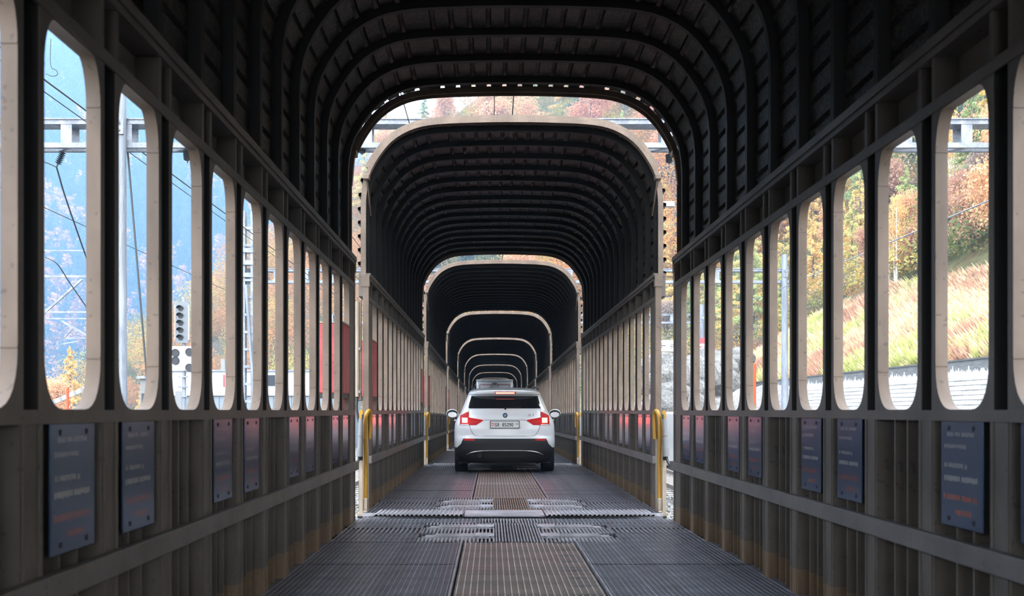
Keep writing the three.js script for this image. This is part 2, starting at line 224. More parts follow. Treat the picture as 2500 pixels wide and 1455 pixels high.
function buildFloor(wagon) {
  const R = rng(909);
  const deck = mesh('deck', [box(-1.6, 1.6, -0.16, -0.036, -9.15, 0.35), box(-1.70, 1.70, -0.16, -0.045, -LEN, 0)], M.under, wagon);
  mesh('underframe', [box(-1.3, 1.3, -0.5, -0.16, -LEN, 0), box(-1.55, -1.3, -0.4, -0.16, -LEN, 0), box(1.3, 1.55, -0.4, -0.16, -LEN, 0)], M.under, wagon);
  for (const s of [1.6, 7.35]) { mesh('wheelset', [bar([-0.6, -0.68, -s], [0.6, -0.68, -s], 0.07, 0.07, 8), ...[-0.53, 0.53].map((x) => bar([x - 0.06, -0.68, -s], [x + 0.06, -0.68, -s], 0.325, 0.325, 24)), box(-0.75, 0.75, -0.72, -0.49, -s - 0.09, -s + 0.09)], M.under, wagon); }
  const put = (name, g, m) => mesh(name, g, m, deck);
  const laneCol = () => { const k = 0.25 + R() * 0.04; return [k * 0.95, k, k * 1.12]; }, barCol = [0.8, 0.81, 0.85];
  // tread plates of the two wheel lanes, one by one
  for (const sg of [-1, 1]) for (let i = 0; i < 10; i++) {
    const s0 = 1.455 + i * 0.59, s1 = s0 + 0.586, dy = (R() - 0.5) * 0.006, a = sg < 0 ? -1.675 : 0.475, b = sg < 0 ? -0.475 : 1.675;
    const g = [paint(box(a, b, -0.03, -0.002 + dy, -s1, -s0), laneCol()), ...bars(sg < 0 ? -1.57 : 0.495, sg < 0 ? -0.495 : 1.57, s0 + 0.004, s1 - 0.004, 0.035, 0.0045, 0.005, -0.002 + dy, barCol)];
    g.push(paint(box(sg * 0.475 - 0.006, sg * 0.475 + 0.006, -0.03, 0.008 + dy, -s1, -s0), [0.9, 0.9, 0.9]));
    put('tread_plate', g, M.floor);
  }
  // brown centre boards
  const cuts = [1.46, 2.95, 3.78, 4.1, 5.0, 5.75, 7.34];
  for (let i = 0; i < cuts.length - 1; i++) {
    const s0 = cuts[i], s1 = cuts[i + 1] - 0.008, grey = i === 2, c = grey ? [0.18, 0.18, 0.19] : [0.125 + R() * 0.02, 0.112 + R() * 0.012, 0.102];
    put(grey ? 'cover_plate' : 'centre_board', [paint(box(-0.452, 0.452, -0.03, -0.004, -s1, -s0), c), ...bars(-0.44, 0.44, s0 + 0.006, s1 - 0.004, 0.042, grey ? 0.012 : 0.005, 0.005, -0.004, [0.62, 0.6, 0.57])], M.plank);
  }
  // end zones: coarse gratings and hinge straps
  for (const [S, f] of [[9.15, -1], [-0.35, 1]]) {
    const at2 = (d0, d1) => { const a = S + f * d0, b = S + f * d1; return [Math.min(a, b), Math.max(a, b)]; };
    const coarse = [0.85, 0.85, 0.85], base = [0.035, 0.035, 0.037];
    const grating = (name, x0, x1, d0, d1, pitch, bw, cross, m = M.floor, c = coarse) => { const [s0, s1] = at2(d0, d1), g = [paint(box(x0, x1, -0.034, -0.026, -s1, -s0), base), ...bars(x0, x1, s0, s1, pitch, bw, 0.03, -0.028, c)]; if (cross) { const n = Math.round((s1 - s0) / 0.03); for (let i = 1; i < n; i++) { const s = lerp(s0, s1, i / n); g.push(paint(box(x0, x1, -0.028, -0.010, -s - 0.0035, -s + 0.0035), [0.4, 0.4, 0.4])); } } return put(name, g, m); };
    const lane = (x0, x1, d0, d1) => { const [s0, s1] = at2(d0, d1); put('tread_plate', [paint(box(x0, x1, -0.03, -0.002, -s1, -s0), laneCol()), ...bars(x0 + 0.01, x1 - 0.01, s0 + 0.003, s1 - 0.003, 0.042, 0.007, 0.006, -0.002, [0.85, 0.85, 0.88])], M.floor); };
    const rust = f > 0 ? [0.75, 0.5, 0.33] : coarse;
    grating('centre_grating', -0.19, 0.19, 0.42, 1.04, 0.028, 0.0105, true, M.floor, rust); grating('centre_grating', -0.19, 0.19, 1.05, 1.78, 0.028, 0.0105, true, M.floor, rust);
    grating('centre_grating', -0.32, 0.32, 0.03, 0.40, 0.03, 0.012, false, M.floor, rust);
    for (const sg of [-1, 1]) {
      const X = (a, b) => sg < 0 ? [-b, -a] : [a, b];
      lane(...X(0.33, 1.575), 0.03, 0.40); lane(...X(0.86, 1.57), 0.42, 0.80); grating('lane_grating', ...X(0.86, 1.57), 0.81, 1.20, 0.045, 0.014, true); lane(...X(0.86, 1.57), 1.21, 1.60); lane(...X(0.86, 1.57), 1.61, 1.79);
      grating('lane_grating', ...X(0.2, 0.85), 0.42, 0.58, 0.034, 0.015, false); grating('lane_grating', ...X(0.2, 0.85), 0.82, 1.24, 0.034, 0.014, false); grating('lane_grating', ...X(0.2, 0.85), 1.52, 1.79, 0.034, 0.016, false);
      for (const d of [0.70, 1.38]) {                            // hinge strap: slotted head, ribbed arm, foot bracket
        const [s0, s1] = at2(d - 0.1, d + 0.1), g = [], sh = new THREE.Shape(), a = 0.205, b = 0.36;
        const hp = [[a, s0 + 0.05], [a + 0.045, s0], [b, s0], [b, s1], [a + 0.045, s1], [a, s1 - 0.05]].map(([x, y]) => [sg * x, y]); if (sg < 0) hp.reverse(); hp.forEach((p, i) => i ? sh.lineTo(...p) : sh.moveTo(...p)); sh.closePath();
        const h = new THREE.Path(), c = (s0 + s1) / 2; h.moveTo(sg * 0.275, c - 0.012); h.lineTo(sg * 0.275, c + 0.012); h.lineTo(sg * 0.315, c + 0.012); h.lineTo(sg * 0.315, c - 0.012); h.closePath(); sh.holes.push(h);
        const e = new THREE.ExtrudeGeometry(sh, { depth: 0.022, bevelEnabled: true, bevelSize: 0.004, bevelThickness: 0.004, bevelSegments: 1 }); e.rotateX(-Math.PI / 2); e.translate(0, -0.012, 0); g.push(boxUV(e));
        for (let q = 0; q < 4; q++) { const s = lerp(s0 + 0.02, s1 - 0.02, q / 3); g.push(box(...X(0.355, 0.72), -0.03, 0.008, -s - 0.014, -s + 0.014)); }
        g.push(box(...X(0.355, 0.73), -0.034, -0.02, -s1, -s0), box(...X(0.72, 0.80), -0.034, -0.002, -s1 + 0.03, -s0 - 0.03), box(...X(0.79, 0.835), -0.034, -0.012, -c - 0.05, -c - 0.035), box(...X(0.79, 0.835), -0.034, -0.012, -c + 0.02, -c + 0.035));
        put('hinge_strap', g, M.plate);
      }
    }
    put('end_sill', [box(-1.6, 1.6, -0.1, -0.004, -(S + (f < 0 ? 0 : 0.022)), -(S - (f < 0 ? 0.022 : 0)))], M.plate);
  }
  // the bridge plates hung from the front of the wagon, lying on the deck of the one before it
  const ridge = (x0, x1) => { const n = Math.round((x1 - x0) / 0.046), pr = []; for (let i = 0; i < n; i++) { const a = lerp(x0, x1, i / n), w = (x1 - x0) / n; pr.push([a, 0], [a + w * 0.35, 0], [a + w * 0.5, 0.012], [a + w * 0.85, 0.012]); } pr.push([x1, 0]); return [...pr, [x1, -0.008], [x0, -0.008], [x0, 0]]; };
  for (const [a, b] of [[-1.42, -0.52], [0.33, 1.42]]) { const g = strip(ridge(a, b), -0.37, -0.9); g.translate(0, 0.028, 0); put('bridge_plate', boxUV(g), M.plate); }
  put('bridge_plate', [rbox(-0.5, 0.31, 0.016, 0.032, 0.37, 0.9, 0.004, 1)], M.plate);
}
function buildCorner(wagon, sg) {                               // the handle posts and the jumper cable at the front end
  const X = (a) => sg * a, g0 = (a, b, y0, y1, s0, s1) => box(Math.min(X(a), X(b)), Math.max(X(a), X(b)), y0, y1, -s1, -s0);
  const sh = new THREE.Shape(); sh.moveTo(-0.06, 0); sh.lineTo(0.06, 0); sh.lineTo(0.02, 1.08); sh.lineTo(-0.06, 1.08); sh.closePath();
  const pl = new THREE.ExtrudeGeometry(sh, { depth: 0.008, bevelEnabled: false }); pl.rotateY(Math.PI / 2); pl.translate(X(1.57), -0.02, 0.14); mesh('wing_plate', boxUV(pl), M.cream, wagon);
  mesh('handle_post', [g0(1.60, 1.64, -0.03, 0.78, -0.32, -0.28), g0(1.598, 1.642, 0.76, 0.79, -0.325, -0.275)], M.cream, wagon);
  mesh('yellow_handle', [tube([[X(1.58), 0.14, 0.255], [X(1.58), 0.5, 0.255], [X(1.58), 0.98, 0.255], [X(1.565), 1.06, 0.24], [X(1.55), 1.085, 0.2], [X(1.54), 1.06, 0.165], [X(1.54), 0.9, 0.16], [X(1.545), 0.78, 0.165]], 0.023, 40, 8), g0(1.60, 1.64, 0.79, 1.09, -0.315, -0.285)], M.yellow, wagon);
  mesh('handle_mount', [rbox(Math.min(X(1.555), X(1.61)), Math.max(X(1.555), X(1.61)), 0.02, 0.15, 0.21, 0.3, 0.01), g0(1.5, 1.66, -0.035, -0.005, -0.34, -0.05)], M.cream, wagon);
  mesh('cable_plug', [bar([X(1.625), 0.68, 0.37], [X(1.615), 1.0, 0.35], 0.027, 0.024, 12), bar([X(1.63), 0.60, 0.375], [X(1.626), 0.69, 0.372], 0.036, 0.034, 12), bar([X(1.621), 0.82, 0.362], [X(1.62), 0.835, 0.361], 0.031, 0.031, 12)], M.greyPlastic, wagon);
  mesh('jumper_cable', [tube([[X(1.63), 0.61, 0.375], [X(1.64), 0.54, 0.42], [X(1.665), 0.50, 0.55], [X(1.68), 0.58, 0.75], [X(1.685), 0.8, 0.86], [X(1.68), 1.02, 0.96]], 0.014, 30, 6)], M.rubber, wagon);
  mesh('cable_hook', [bar([X(1.60), 1.0, 0.35], [X(1.60), 1.045, 0.33], 0.012, 0.012, 6)], M.rubber, wagon); mesh('cable_socket', [rbox(Math.min(X(1.6), X(1.635)), Math.max(X(1.6), X(1.635)), 0.56, 0.62, 0.31, 0.36, 0.01)], M.rubber, wagon);
}
function buildRedBox(wagon, s, sf) {                            // red equipment case set into the end window of the left wall
  const g = mesh('equipment_case', [rbox(-1.80, -1.575, 1.245, 1.885, -s - 0.20, -s + 0.20, 0.012)], M.red, wagon);
  mesh('case_lid', [box(-1.805, -1.570, 1.883, 1.897, -s - 0.205, -s + 0.205)], M.cream, g); mesh('case_base', [box(-1.80, -1.585, 1.20, 1.247, -s - 0.19, -s + 0.19)], M.dark, g);
  const sh = new THREE.Shape(); sh.moveTo(0, 0); sh.lineTo(0.16, 0); sh.lineTo(0.02, 0.12); sh.lineTo(0, 0.12); const b = new THREE.ExtrudeGeometry(sh, { depth: 0.012, bevelEnabled: false }); b.rotateY(Math.PI / 2); b.translate(-1.6, 1.09, -s + 0.1); mesh('case_bracket', [boxUV(b)], M.red, g);
  return g;
}
function buildWagon(label) {
  const w = thing('car_wagon', label, 'train wagon', [0.226, 0, 0], 0, 'covered car wagons of the train');
  buildFloor(w); for (const sg of [-1, 1]) buildWall(sg, w); buildRoof(w);
  for (const sg of [-1, 1]) buildCorner(w, sg);
  buildRedBox(w, P0 + 0.215, 1); buildRedBox(w, P0 + PITCH * 13 + 0.215, -1);
  mesh('conduit', [bar([-1.70, 1.24, 0.03], [-1.70, 2.28, 0.03], 0.026, 0.026, 10)], M.cream, w); mesh('conduit_clip', [box(-1.735, -1.66, 1.75, 1.78, 0.0, 0.05), box(-1.735, -1.66, 1.28, 1.31, 0.0, 0.05)], M.greyPlastic, w); mesh('conduit_hose', [tube([[-1.70, 1.24, 0.03], [-1.70, 1.1, 0.06], [-1.66, 0.95, 0.1], [-1.6, 0.9, 0.12]], 0.014, 16, 6)], M.rubber, w);
  mesh('roof_corner_post', [box(-1.69, -1.655, 1.2, 2.3, -0.02, 0.03)], M.paint, w);
  return w;
}
const wagonLabels = ['covered car wagon nearest to the camera, seen from inside', 'second covered car wagon, with the beige roof edge and the white car inside', 'third covered car wagon, just ahead of the white car', 'fourth covered car wagon from the camera, its pale roof edge third of the nested arches', 'fifth covered car wagon from the camera along the train', 'sixth covered car wagon from the camera along the train', 'seventh covered car wagon, the one with the pale camper', 'eighth covered car wagon, ahead of the pale camper', 'ninth covered car wagon, the dark end of the tunnel of wagons'];
const wagonDrop = (z) => -0.0073 * Math.max(0, z - 15);
let wagonProto = null;
for (let k = 0; k < wagonLabels.length; k++) {
  const z = 0.85 + 10.05 * k; let w;
  if (!k) w = wagonProto = buildWagon(wagonLabels[0]); else { w = wagonProto.clone(); w.name = numbered('car_wagon'); w.userData = { ...wagonProto.userData, label: wagonLabels[k] }; scene.add(w); }
  w.position.set(0.226, wagonDrop(z), -z); if (k > 1) w.rotation.x = -0.0073;
}
{ const w = wagonProto.clone(); w.name = numbered('car_wagon'); w.userData = { ...wagonProto.userData, label: 'unseen wagon added behind the camera to block light' }; w.position.set(0.226, 0, 8.23); scene.add(w); }  // added out of view, set close to keep light of the coupling gap out

// ---------- the white car ----------
const curve1 = (tab) => (h) => { for (let i = 0; i < tab.length - 1; i++) if (h <= tab[i + 1][0]) { const [a, va] = tab[i], [b, vb] = tab[i + 1]; const t = clamp((h - a) / (b - a), 0, 1); return lerp(va, vb, t); } return tab[tab.length - 1][1]; };
const smoothTab = (tab) => { const pts = tab.map(([h, v]) => new THREE.Vector2(h, v)), out = []; const f = (i) => pts[clamp(i, 0, pts.length - 1)]; for (let i = 0; i < pts.length - 1; i++) for (let k = 0; k < 6; k++) { const t = k / 6, p0 = f(i - 1), p1 = f(i), p2 = f(i + 1), p3 = f(i + 2), m1 = (p2.y - p0.y) / Math.max(1e-6, p2.x - p0.x), m2 = (p3.y - p1.y) / Math.max(1e-6, p3.x - p1.x), d = p2.x - p1.x; const h00 = 2 * t ** 3 - 3 * t * t + 1, h10 = t ** 3 - 2 * t * t + t, h01 = -2 * t ** 3 + 3 * t * t, h11 = t ** 3 - t * t; out.push([p1.x + d * t, h00 * p1.y + h10 * d * m1 + h01 * p2.y + h11 * d * m2]); } out.push([f(99).x, f(99).y]); return out; };
const carW = curve1(smoothTab([[0.2, 0.80], [0.33, 0.865], [0.47, 0.895], [0.62, 0.90], [0.80, 0.897], [0.90, 0.885], [0.98, 0.85], [1.08, 0.79], [1.16, 0.758], [1.3, 0.706], [1.40, 0.665], [1.46, 0.632], [1.505, 0.58], [1.53, 0.49], [1.545, 0.3]]));
const carZr = curve1([[0.2, 0.12], [0.30, 0.04], [0.42, 0.0], [0.58, 0.0], [0.64, 0.025], [0.68, 0.05], [0.80, 0.055], [0.95, 0.075], [1.05, 0.10], [1.14, 0.145], [1.16, 0.17], [1.398, 0.36], [1.408, 0.30], [1.42, 0.275], [1.455, 0.29], [1.49, 0.38], [1.52, 0.62], [1.545, 1.1]]);
const carZf = curve1(smoothTab([[0.2, 4.36], [0.45, 4.45], [0.7, 4.42], [0.85, 4.25], [0.95, 3.9], [1.02, 3.35], [1.1, 3.05], [1.3, 2.65], [1.45, 2.3], [1.52, 2.0], [1.545, 1.7]]));
const DR = 0.62, NR = 3.1;
const rearZ = (x, h) => { const q = clamp(Math.abs(x) / carW(h), 0, 0.9995); return carZr(h) + DR * (1 - Math.pow(1 - Math.pow(q, NR), 1 / NR)); };   // forward distance of the tail at (x, h)
function carLoft(h0, h1, rows) {
  const xs = []; for (let i = 0; i <= 40; i++) { const a = (i / 40 - 0.5) * Math.PI; xs.push(Math.sin(a)); }
  const ring = (h) => { const w = carW(h), zr = carZr(h), zf = Math.max(carZf(h), zr + 1.4), out = []; for (const x of xs) out.push([x * w, h, -(zr + DR * (1 - Math.pow(1 - Math.pow(Math.min(1, Math.abs(x)), NR), 1 / NR)))]); for (let k = 1; k < 8; k++) out.push([w, h, -lerp(zr + DR, zf - 0.7, k / 8)]); for (const x of [...xs].reverse()) out.push([x * w, h, -(zf - 0.7 * (1 - Math.pow(1 - Math.pow(Math.min(1, Math.abs(x)), 2.6), 1 / 2.6)))]); for (let k = 7; k > 0; k--) out.push([-w, h, -lerp(zr + DR, zf - 0.7, k / 8)]); out.push(out[0]); return out; };
  const R = []; for (let j = 0; j <= rows; j++) R.push(ring(lerp(h0, h1, j / rows))); const n = R[0].length - 1;
  return grid(n, rows, (u, v) => R[Math.round(v * rows)][Math.round(u * n)]);
}
// a panel that follows the tail between two edges given for each height, standing off by `off`
function tailPatch(h0, h1, rows, cols, xl, xr, off) {
  const g = grid(cols, rows, (u, v) => { const h = lerp(h0, h1, v), x = lerp(xl(h), xr(h), u); return [x, h, -(rearZ(x, h) - off)]; });
  const skirt = []; const P = g.attributes.position, idx = (i, j) => j * (cols + 1) + i, edge = []; for (let i = 0; i <= cols; i++) edge.push(idx(i, 0)); for (let j = 1; j <= rows; j++) edge.push(idx(cols, j)); for (let i = cols - 1; i >= 0; i--) edge.push(idx(i, rows)); for (let j = rows - 1; j >= 0; j--) edge.push(idx(0, j));
  const sk = grid(edge.length - 1, 1, (u, v) => { const k = edge[Math.round(u * (edge.length - 1))]; return [P.getX(k), P.getY(k), P.getZ(k) - v * (off + 0.012)]; });
  return merge([g, sk]);
}
const carPaint = new THREE.MeshPhysicalMaterial({ color: lin(0.74, 0.75, 0.76), roughness: 0.35, clearcoat: 1, clearcoatRoughness: 0.16 });
const carBlack = std(lin(0.012, 0.012, 0.013), 0.7), carGlass = new THREE.MeshPhysicalMaterial({ color: lin(0.012, 0.013, 0.014), roughness: 0.06, clearcoat: 1, clearcoatRoughness: 0.03 }), lampRed = new THREE.MeshPhysicalMaterial({ color: lin(0.36, 0.004, 0.006), roughness: 0.45, specularIntensity: 0.25, emissive: lin(0.35, 0.008, 0.006), emissiveIntensity: 0.05 }), lampLit = std(lin(0.9, 0.3, 0.25), 0.4, 0, { emissive: lin(1, 0.26, 0.19), emissiveIntensity: 0.33 }), lampClear = std(lin(0.75, 0.7, 0.7), 0.25), chrome = std(lin(0.62, 0.62, 0.63), 0.22, 0.9), tyre = std(lin(0.014, 0.014, 0.015), 0.85), lineDark = std(lin(0.03, 0.03, 0.03), 0.7);
function plateTexture() {
  const c = document.createElement('canvas'); c.width = 512; c.height = 128; const x = c.getContext('2d'); x.fillStyle = '#dcdcda'; x.fillRect(0, 0, 512, 128); x.strokeStyle = '#333'; x.lineWidth = 6; x.strokeRect(4, 4, 504, 120);
  x.fillStyle = '#c8202a'; x.beginPath(); x.moveTo(20, 36); x.lineTo(62, 36); x.lineTo(62, 66); x.quadraticCurveTo(60, 86, 41, 94); x.quadraticCurveTo(22, 86, 20, 66); x.fill(); x.fillStyle = '#fff'; x.fillRect(37, 44, 8, 36); x.fillRect(26, 57, 30, 9);
  x.fillStyle = '#151515'; x.font = 'bold 92px sans-serif'; x.textBaseline = 'middle'; x.save(); x.translate(74, 68); x.scale(0.68, 1); x.fillText('GR', 0, 0); x.restore(); x.beginPath(); x.arc(186, 70, 5, 0, 7); x.fill(); x.save(); x.translate(206, 68); x.scale(0.80, 1); x.fillText('85290', 0, 0); x.restore();
  x.beginPath(); x.arc(452, 52, 7, 0, 7); x.fill(); x.save(); x.translate(478, 56); x.rotate(0.2); x.fillRect(-12, -12, 20, 8); x.fillRect(-10, 2, 18, 8); x.restore();
  const t = new THREE.CanvasTexture(c); t.colorSpace = THREE.SRGBColorSpace; return t;
}
{
  const zc = 17.2, y0 = -0.03, car = thing('car', 'white hatchback seen from behind with its brake lights on', 'car', [0.232, y0, -zc]);
  const put = (n, g, m, p = car) => mesh(n, g, m, p);
  const body = put('body', [carLoft(0.47, 1.405, 48), carLoft(1.405, 1.545, 16), grid(1, 8, (u, v) => { const z = lerp(1.1, 1.7, v); return [lerp(-0.3, 0.3, u), 1.546, -z]; })], carPaint);
  put('cladding', [carLoft(0.2, 0.475, 12), grid(1, 1, (u, v) => [lerp(-0.8, 0.8, u), 0.205, -lerp(0.14, 4.3, v)])], carBlack);
  const sym = (n, f, m, p = car) => { put(n, f(1), m, p); put(n, f(-1), m, p); };
  // rear window under the spoiler
  put('rear_window', tailPatch(1.157, 1.397, 12, 28, (h) => -lerp(0.648, 0.592, sstep(0, 1, (h - 1.157) / 0.24) * 0.7 + 0.3 * (h - 1.157) / 0.24) + 0.05 * Math.max(0, 1 - (h - 1.157) / 0.03) * 0.4, (h) => lerp(0.648, 0.592, (h - 1.157) / 0.24) - 0.05 * Math.max(0, 1 - (h - 1.157) / 0.03) * 0.4, 0.004), carGlass);
  // black lower bumper
  const bx = curve1([[0.225, 0.70], [0.40, 0.86], [0.47, 0.84], [0.54, 0.765], [0.60, 0.742], [0.632, 0.722]]);
  const bumper = put('bumper', tailPatch(0.225, 0.632, 18, 36, (h) => -bx(h), bx, 0.012), carBlack);
  const arc = []; for (let i = 0; i <= 24; i++) { const x = lerp(-0.665, 0.665, i / 24), h = 0.425 - 0.075 * Math.pow(Math.abs(x) / 0.665, 5); arc.push(new THREE.Vector3(x, h, -(rearZ(x, h) - 0.016))); } put('trim_strip', [new THREE.TubeGeometry(new THREE.CatmullRomCurve3(arc), 48, 0.011, 6)], chrome, bumper);
  put('diffuser', tailPatch(0.235, 0.392, 5, 20, (h) => -0.62, (h) => 0.62, 0.016), std(lin(0.01, 0.01, 0.01), 0.8), bumper);
  sym('reflector', (s) => tailPatch(0.598, 0.624, 2, 6, (h) => s > 0 ? 0.53 : -0.715, (h) => s > 0 ? 0.715 : -0.53, 0.016), lampRed, bumper);
  put('exhaust_pipe', [new THREE.TorusGeometry(0.042, 0.007, 8, 20).translate(-0.44, 0.345, -0.015), bar([-0.44, 0.345, -0.02], [-0.44, 0.345, -0.3], 0.04, 0.04, 16)], carBlack, bumper);
  // tail lamps: outer block with the lit square, inner wedge
  const lampTop = (ax) => ax > 0.635 ? lerp(1.098, 1.035, (ax - 0.635) / 0.15) : lerp(0.955, 1.098, 0);
  sym('tail_lamp', (s) => { const o = (h) => h < 1.035 ? 0.79 : lerp(0.79, 0.66, (h - 1.035) / 0.063), i = (h) => h > 1.0 ? 0.632 : h > 0.955 ? lerp(0.365, 0.632, (h - 0.955) / 0.045) : lerp(0.50, 0.365, clamp((h - 0.868) / 0.087, 0, 1)); return s > 0 ? tailPatch(0.868, 1.098, 22, 16, i, o, 0.009) : tailPatch(0.868, 1.098, 22, 16, (h) => -o(h), (h) => -i(h), 0.009); }, lampRed);
  sym('lit_lamp', (s) => tailPatch(0.905, 0.995, 4, 4, (h) => s > 0 ? 0.652 : -0.752, (h) => s > 0 ? 0.752 : -0.652, 0.013), lampLit);
  sym('reversing_lens', (s) => tailPatch(0.868, 0.884, 2, 5, (h) => s > 0 ? 0.63 : -0.775, (h) => s > 0 ? 0.775 : -0.63, 0.012), lampClear);
  for (const s of [-1, 1]) { for (const h of [0.90, 0.93]) put('lamp_bar', tailPatch(h, h + 0.006, 1, 8, (q) => s > 0 ? 0.47 : -0.62, (q) => s > 0 ? 0.62 : -0.47, 0.0105), std(lin(0.4, 0.01, 0.01), 0.3), car); }
  // tailgate joints
  const joint = (pts) => new THREE.TubeGeometry(new THREE.CatmullRomCurve3(pts.map(([x, h]) => new THREE.Vector3(x, h, -(rearZ(x, h) - 0.001))), false, 'catmullrom', 0.3), 60, 0.0035, 5);
  put('tailgate_joint', [joint([[-0.636, 1.15], [-0.632, 1.06], [-0.625, 0.9], [-0.60, 0.80], [-0.55, 0.71], [-0.50, 0.682], [-0.3, 0.676], [0, 0.674], [0.3, 0.676], [0.50, 0.682], [0.55, 0.71], [0.60, 0.80], [0.625, 0.9], [0.632, 1.06], [0.636, 1.15]])], lineDark);
  put('plate_recess_edge', [joint([[-0.36, 0.955], [-0.2, 0.957], [0, 0.958], [0.2, 0.957], [0.36, 0.955]])], lineDark);
  const pt = plateTexture(); const pg = grid(8, 2, (u, v) => { const x = lerp(-0.25, 0.25, u), h = lerp(0.815, 0.938, v); return [x, h, -(rearZ(0.25, h) - 0.03)]; }); put('number_plate', pg, std(lin(0.95, 0.95, 0.95), 0.4, 0, { map: pt })); put('plate_holder', [rbox(-0.256, 0.256, 0.808, 0.943, -0.075, -0.052, 0.004, 1)], carBlack);
  // roundel
  const ez = -(rearZ(0, 1.036) - 0.008), em = put('roundel', [new THREE.CylinderGeometry(0.042, 0.042, 0.008, 36).rotateX(Math.PI / 2).translate(0.005, 1.036, ez)], carBlack); put('roundel_rim', [new THREE.TorusGeometry(0.041, 0.0028, 8, 40).translate(0.005, 1.036, ez + 0.005)], chrome, em);
  const quad = (a) => { const g = new THREE.CircleGeometry(0.024, 10, a, Math.PI / 2); g.translate(0.005, 1.036, ez + 0.0062); return g; };
  put('roundel_field', [quad(0), quad(Math.PI)], M.white, em); put('roundel_field', [quad(Math.PI / 2), quad(Math.PI * 1.5)], std(lin(0.05, 0.25, 0.6), 0.4), em);
  const bz = (x, h) => -(rearZ(x, h) - 0.006); const stroke = (a, b) => { const A = new THREE.Vector3(a[0], a[1], bz(...a)), B = new THREE.Vector3(b[0], b[1], bz(...b)); return bar(A, B, 0.0055, 0.0055, 6); };
  put('model_badge', [stroke([0.41, 1.062], [0.465, 1.018]), stroke([0.46, 1.062], [0.405, 1.018]), stroke([0.488, 1.05], [0.505, 1.060]), stroke([0.505, 1.060], [0.500, 1.018])], chrome);
  put('wiper', [bar([0.005, 1.142, -0.135], [0.02, 1.165, -0.155], 0.018, 0.014, 10), stroke([0.02, 1.165], [0.30, 1.186])], carBlack);
  // high brake lamp in the spoiler
  put('brake_lamp', [tailPatch(1.408, 1.452, 3, 14, (h) => -0.175 + 0.0, (h) => 0.195, 0.006)], lampRed); put('lit_brake_lamp', [tailPatch(1.416, 1.442, 2, 12, (h) => -0.16, (h) => 0.175, 0.011)], lampLit);
  put('roof_rail', [tube([[-0.60, 1.50, -0.55], [-0.585, 1.535, -0.8], [-0.57, 1.55, -1.4], [-0.57, 1.545, -2.2]], 0.014, 16, 6)], carBlack); put('roof_rail', [tube([[0.60, 1.50, -0.55], [0.585, 1.535, -0.8], [0.57, 1.55, -1.4], [0.57, 1.545, -2.2]], 0.014, 16, 6)], carBlack);
  sym('side_window', (s) => grid(10, 6, (u, v) => { const h = lerp(1.1, 1.40, v); return [s * (carW(h) + 0.003), h, -lerp(0.95 + v * 0.1, Math.max(carZf(h) - 0.75, 1.8), u)]; }), carGlass);
  for (const s of [-1, 1]) {
    const mz = -1.95, mir = put('door_mirror', [new THREE.SphereGeometry(1, 20, 14).scale(0.115, 0.088, 0.07).translate(s * 0.99, 1.063, mz), bar([s * 0.84, 1.02, mz - 0.02], [s * 0.95, 1.035, mz - 0.02], 0.028, 0.035, 8)], carPaint);
    put('mirror_housing', [new THREE.SphereGeometry(1, 20, 12).scale(0.104, 0.078, 0.03).translate(s * 0.99, 1.058, mz + 0.05)], carBlack, mir); put('mirror_glass', [new THREE.CircleGeometry(1, 24).scale(0.086, 0.052, 1).translate(s * 0.985, 1.042, mz + 0.083)], chrome, mir);
    put('door_handle', [rbox(Math.min(s * 0.885, s * 0.92), Math.max(s * 0.885, s * 0.92), 0.93, 0.955, -1.25, -1.05, 0.01)], carPaint);
  }
  for (const z of [-0.80, -3.56]) for (const s of [-1, 1]) { const lp = [[0.19, -0.11], [0.29, -0.112], [0.318, -0.1], [0.33, -0.07], [0.332, 0], [0.33, 0.07], [0.318, 0.1], [0.29, 0.112], [0.19, 0.11]].map(([r, t]) => new THREE.Vector2(r, t)); const w = put('wheel', [new THREE.LatheGeometry(lp, 40).rotateZ(Math.PI / 2).translate(s * 0.778, 0.332, z)], tyre); put('rim', [bar([s * 0.70, 0.332, z], [s * 0.86, 0.332, z], 0.2, 0.2, 24)], chrome, w); }
  // what the lit lamps give off
  for (const [x, h, w, d, k] of [[-0.70, 0.95, 0.1, 0.09, 4.5], [0.70, 0.95, 0.1, 0.09, 4.5], [0.008, 1.429, 0.33, 0.026, 2.6]]) { const l = new THREE.RectAreaLight(lin(1, 0.05, 0.03), k, w, d); l.name = 'lamp_light'; l.position.set(x, h, -(rearZ(x, h) - 0.045)); l.rotation.y = Math.PI; car.add(l); }
}
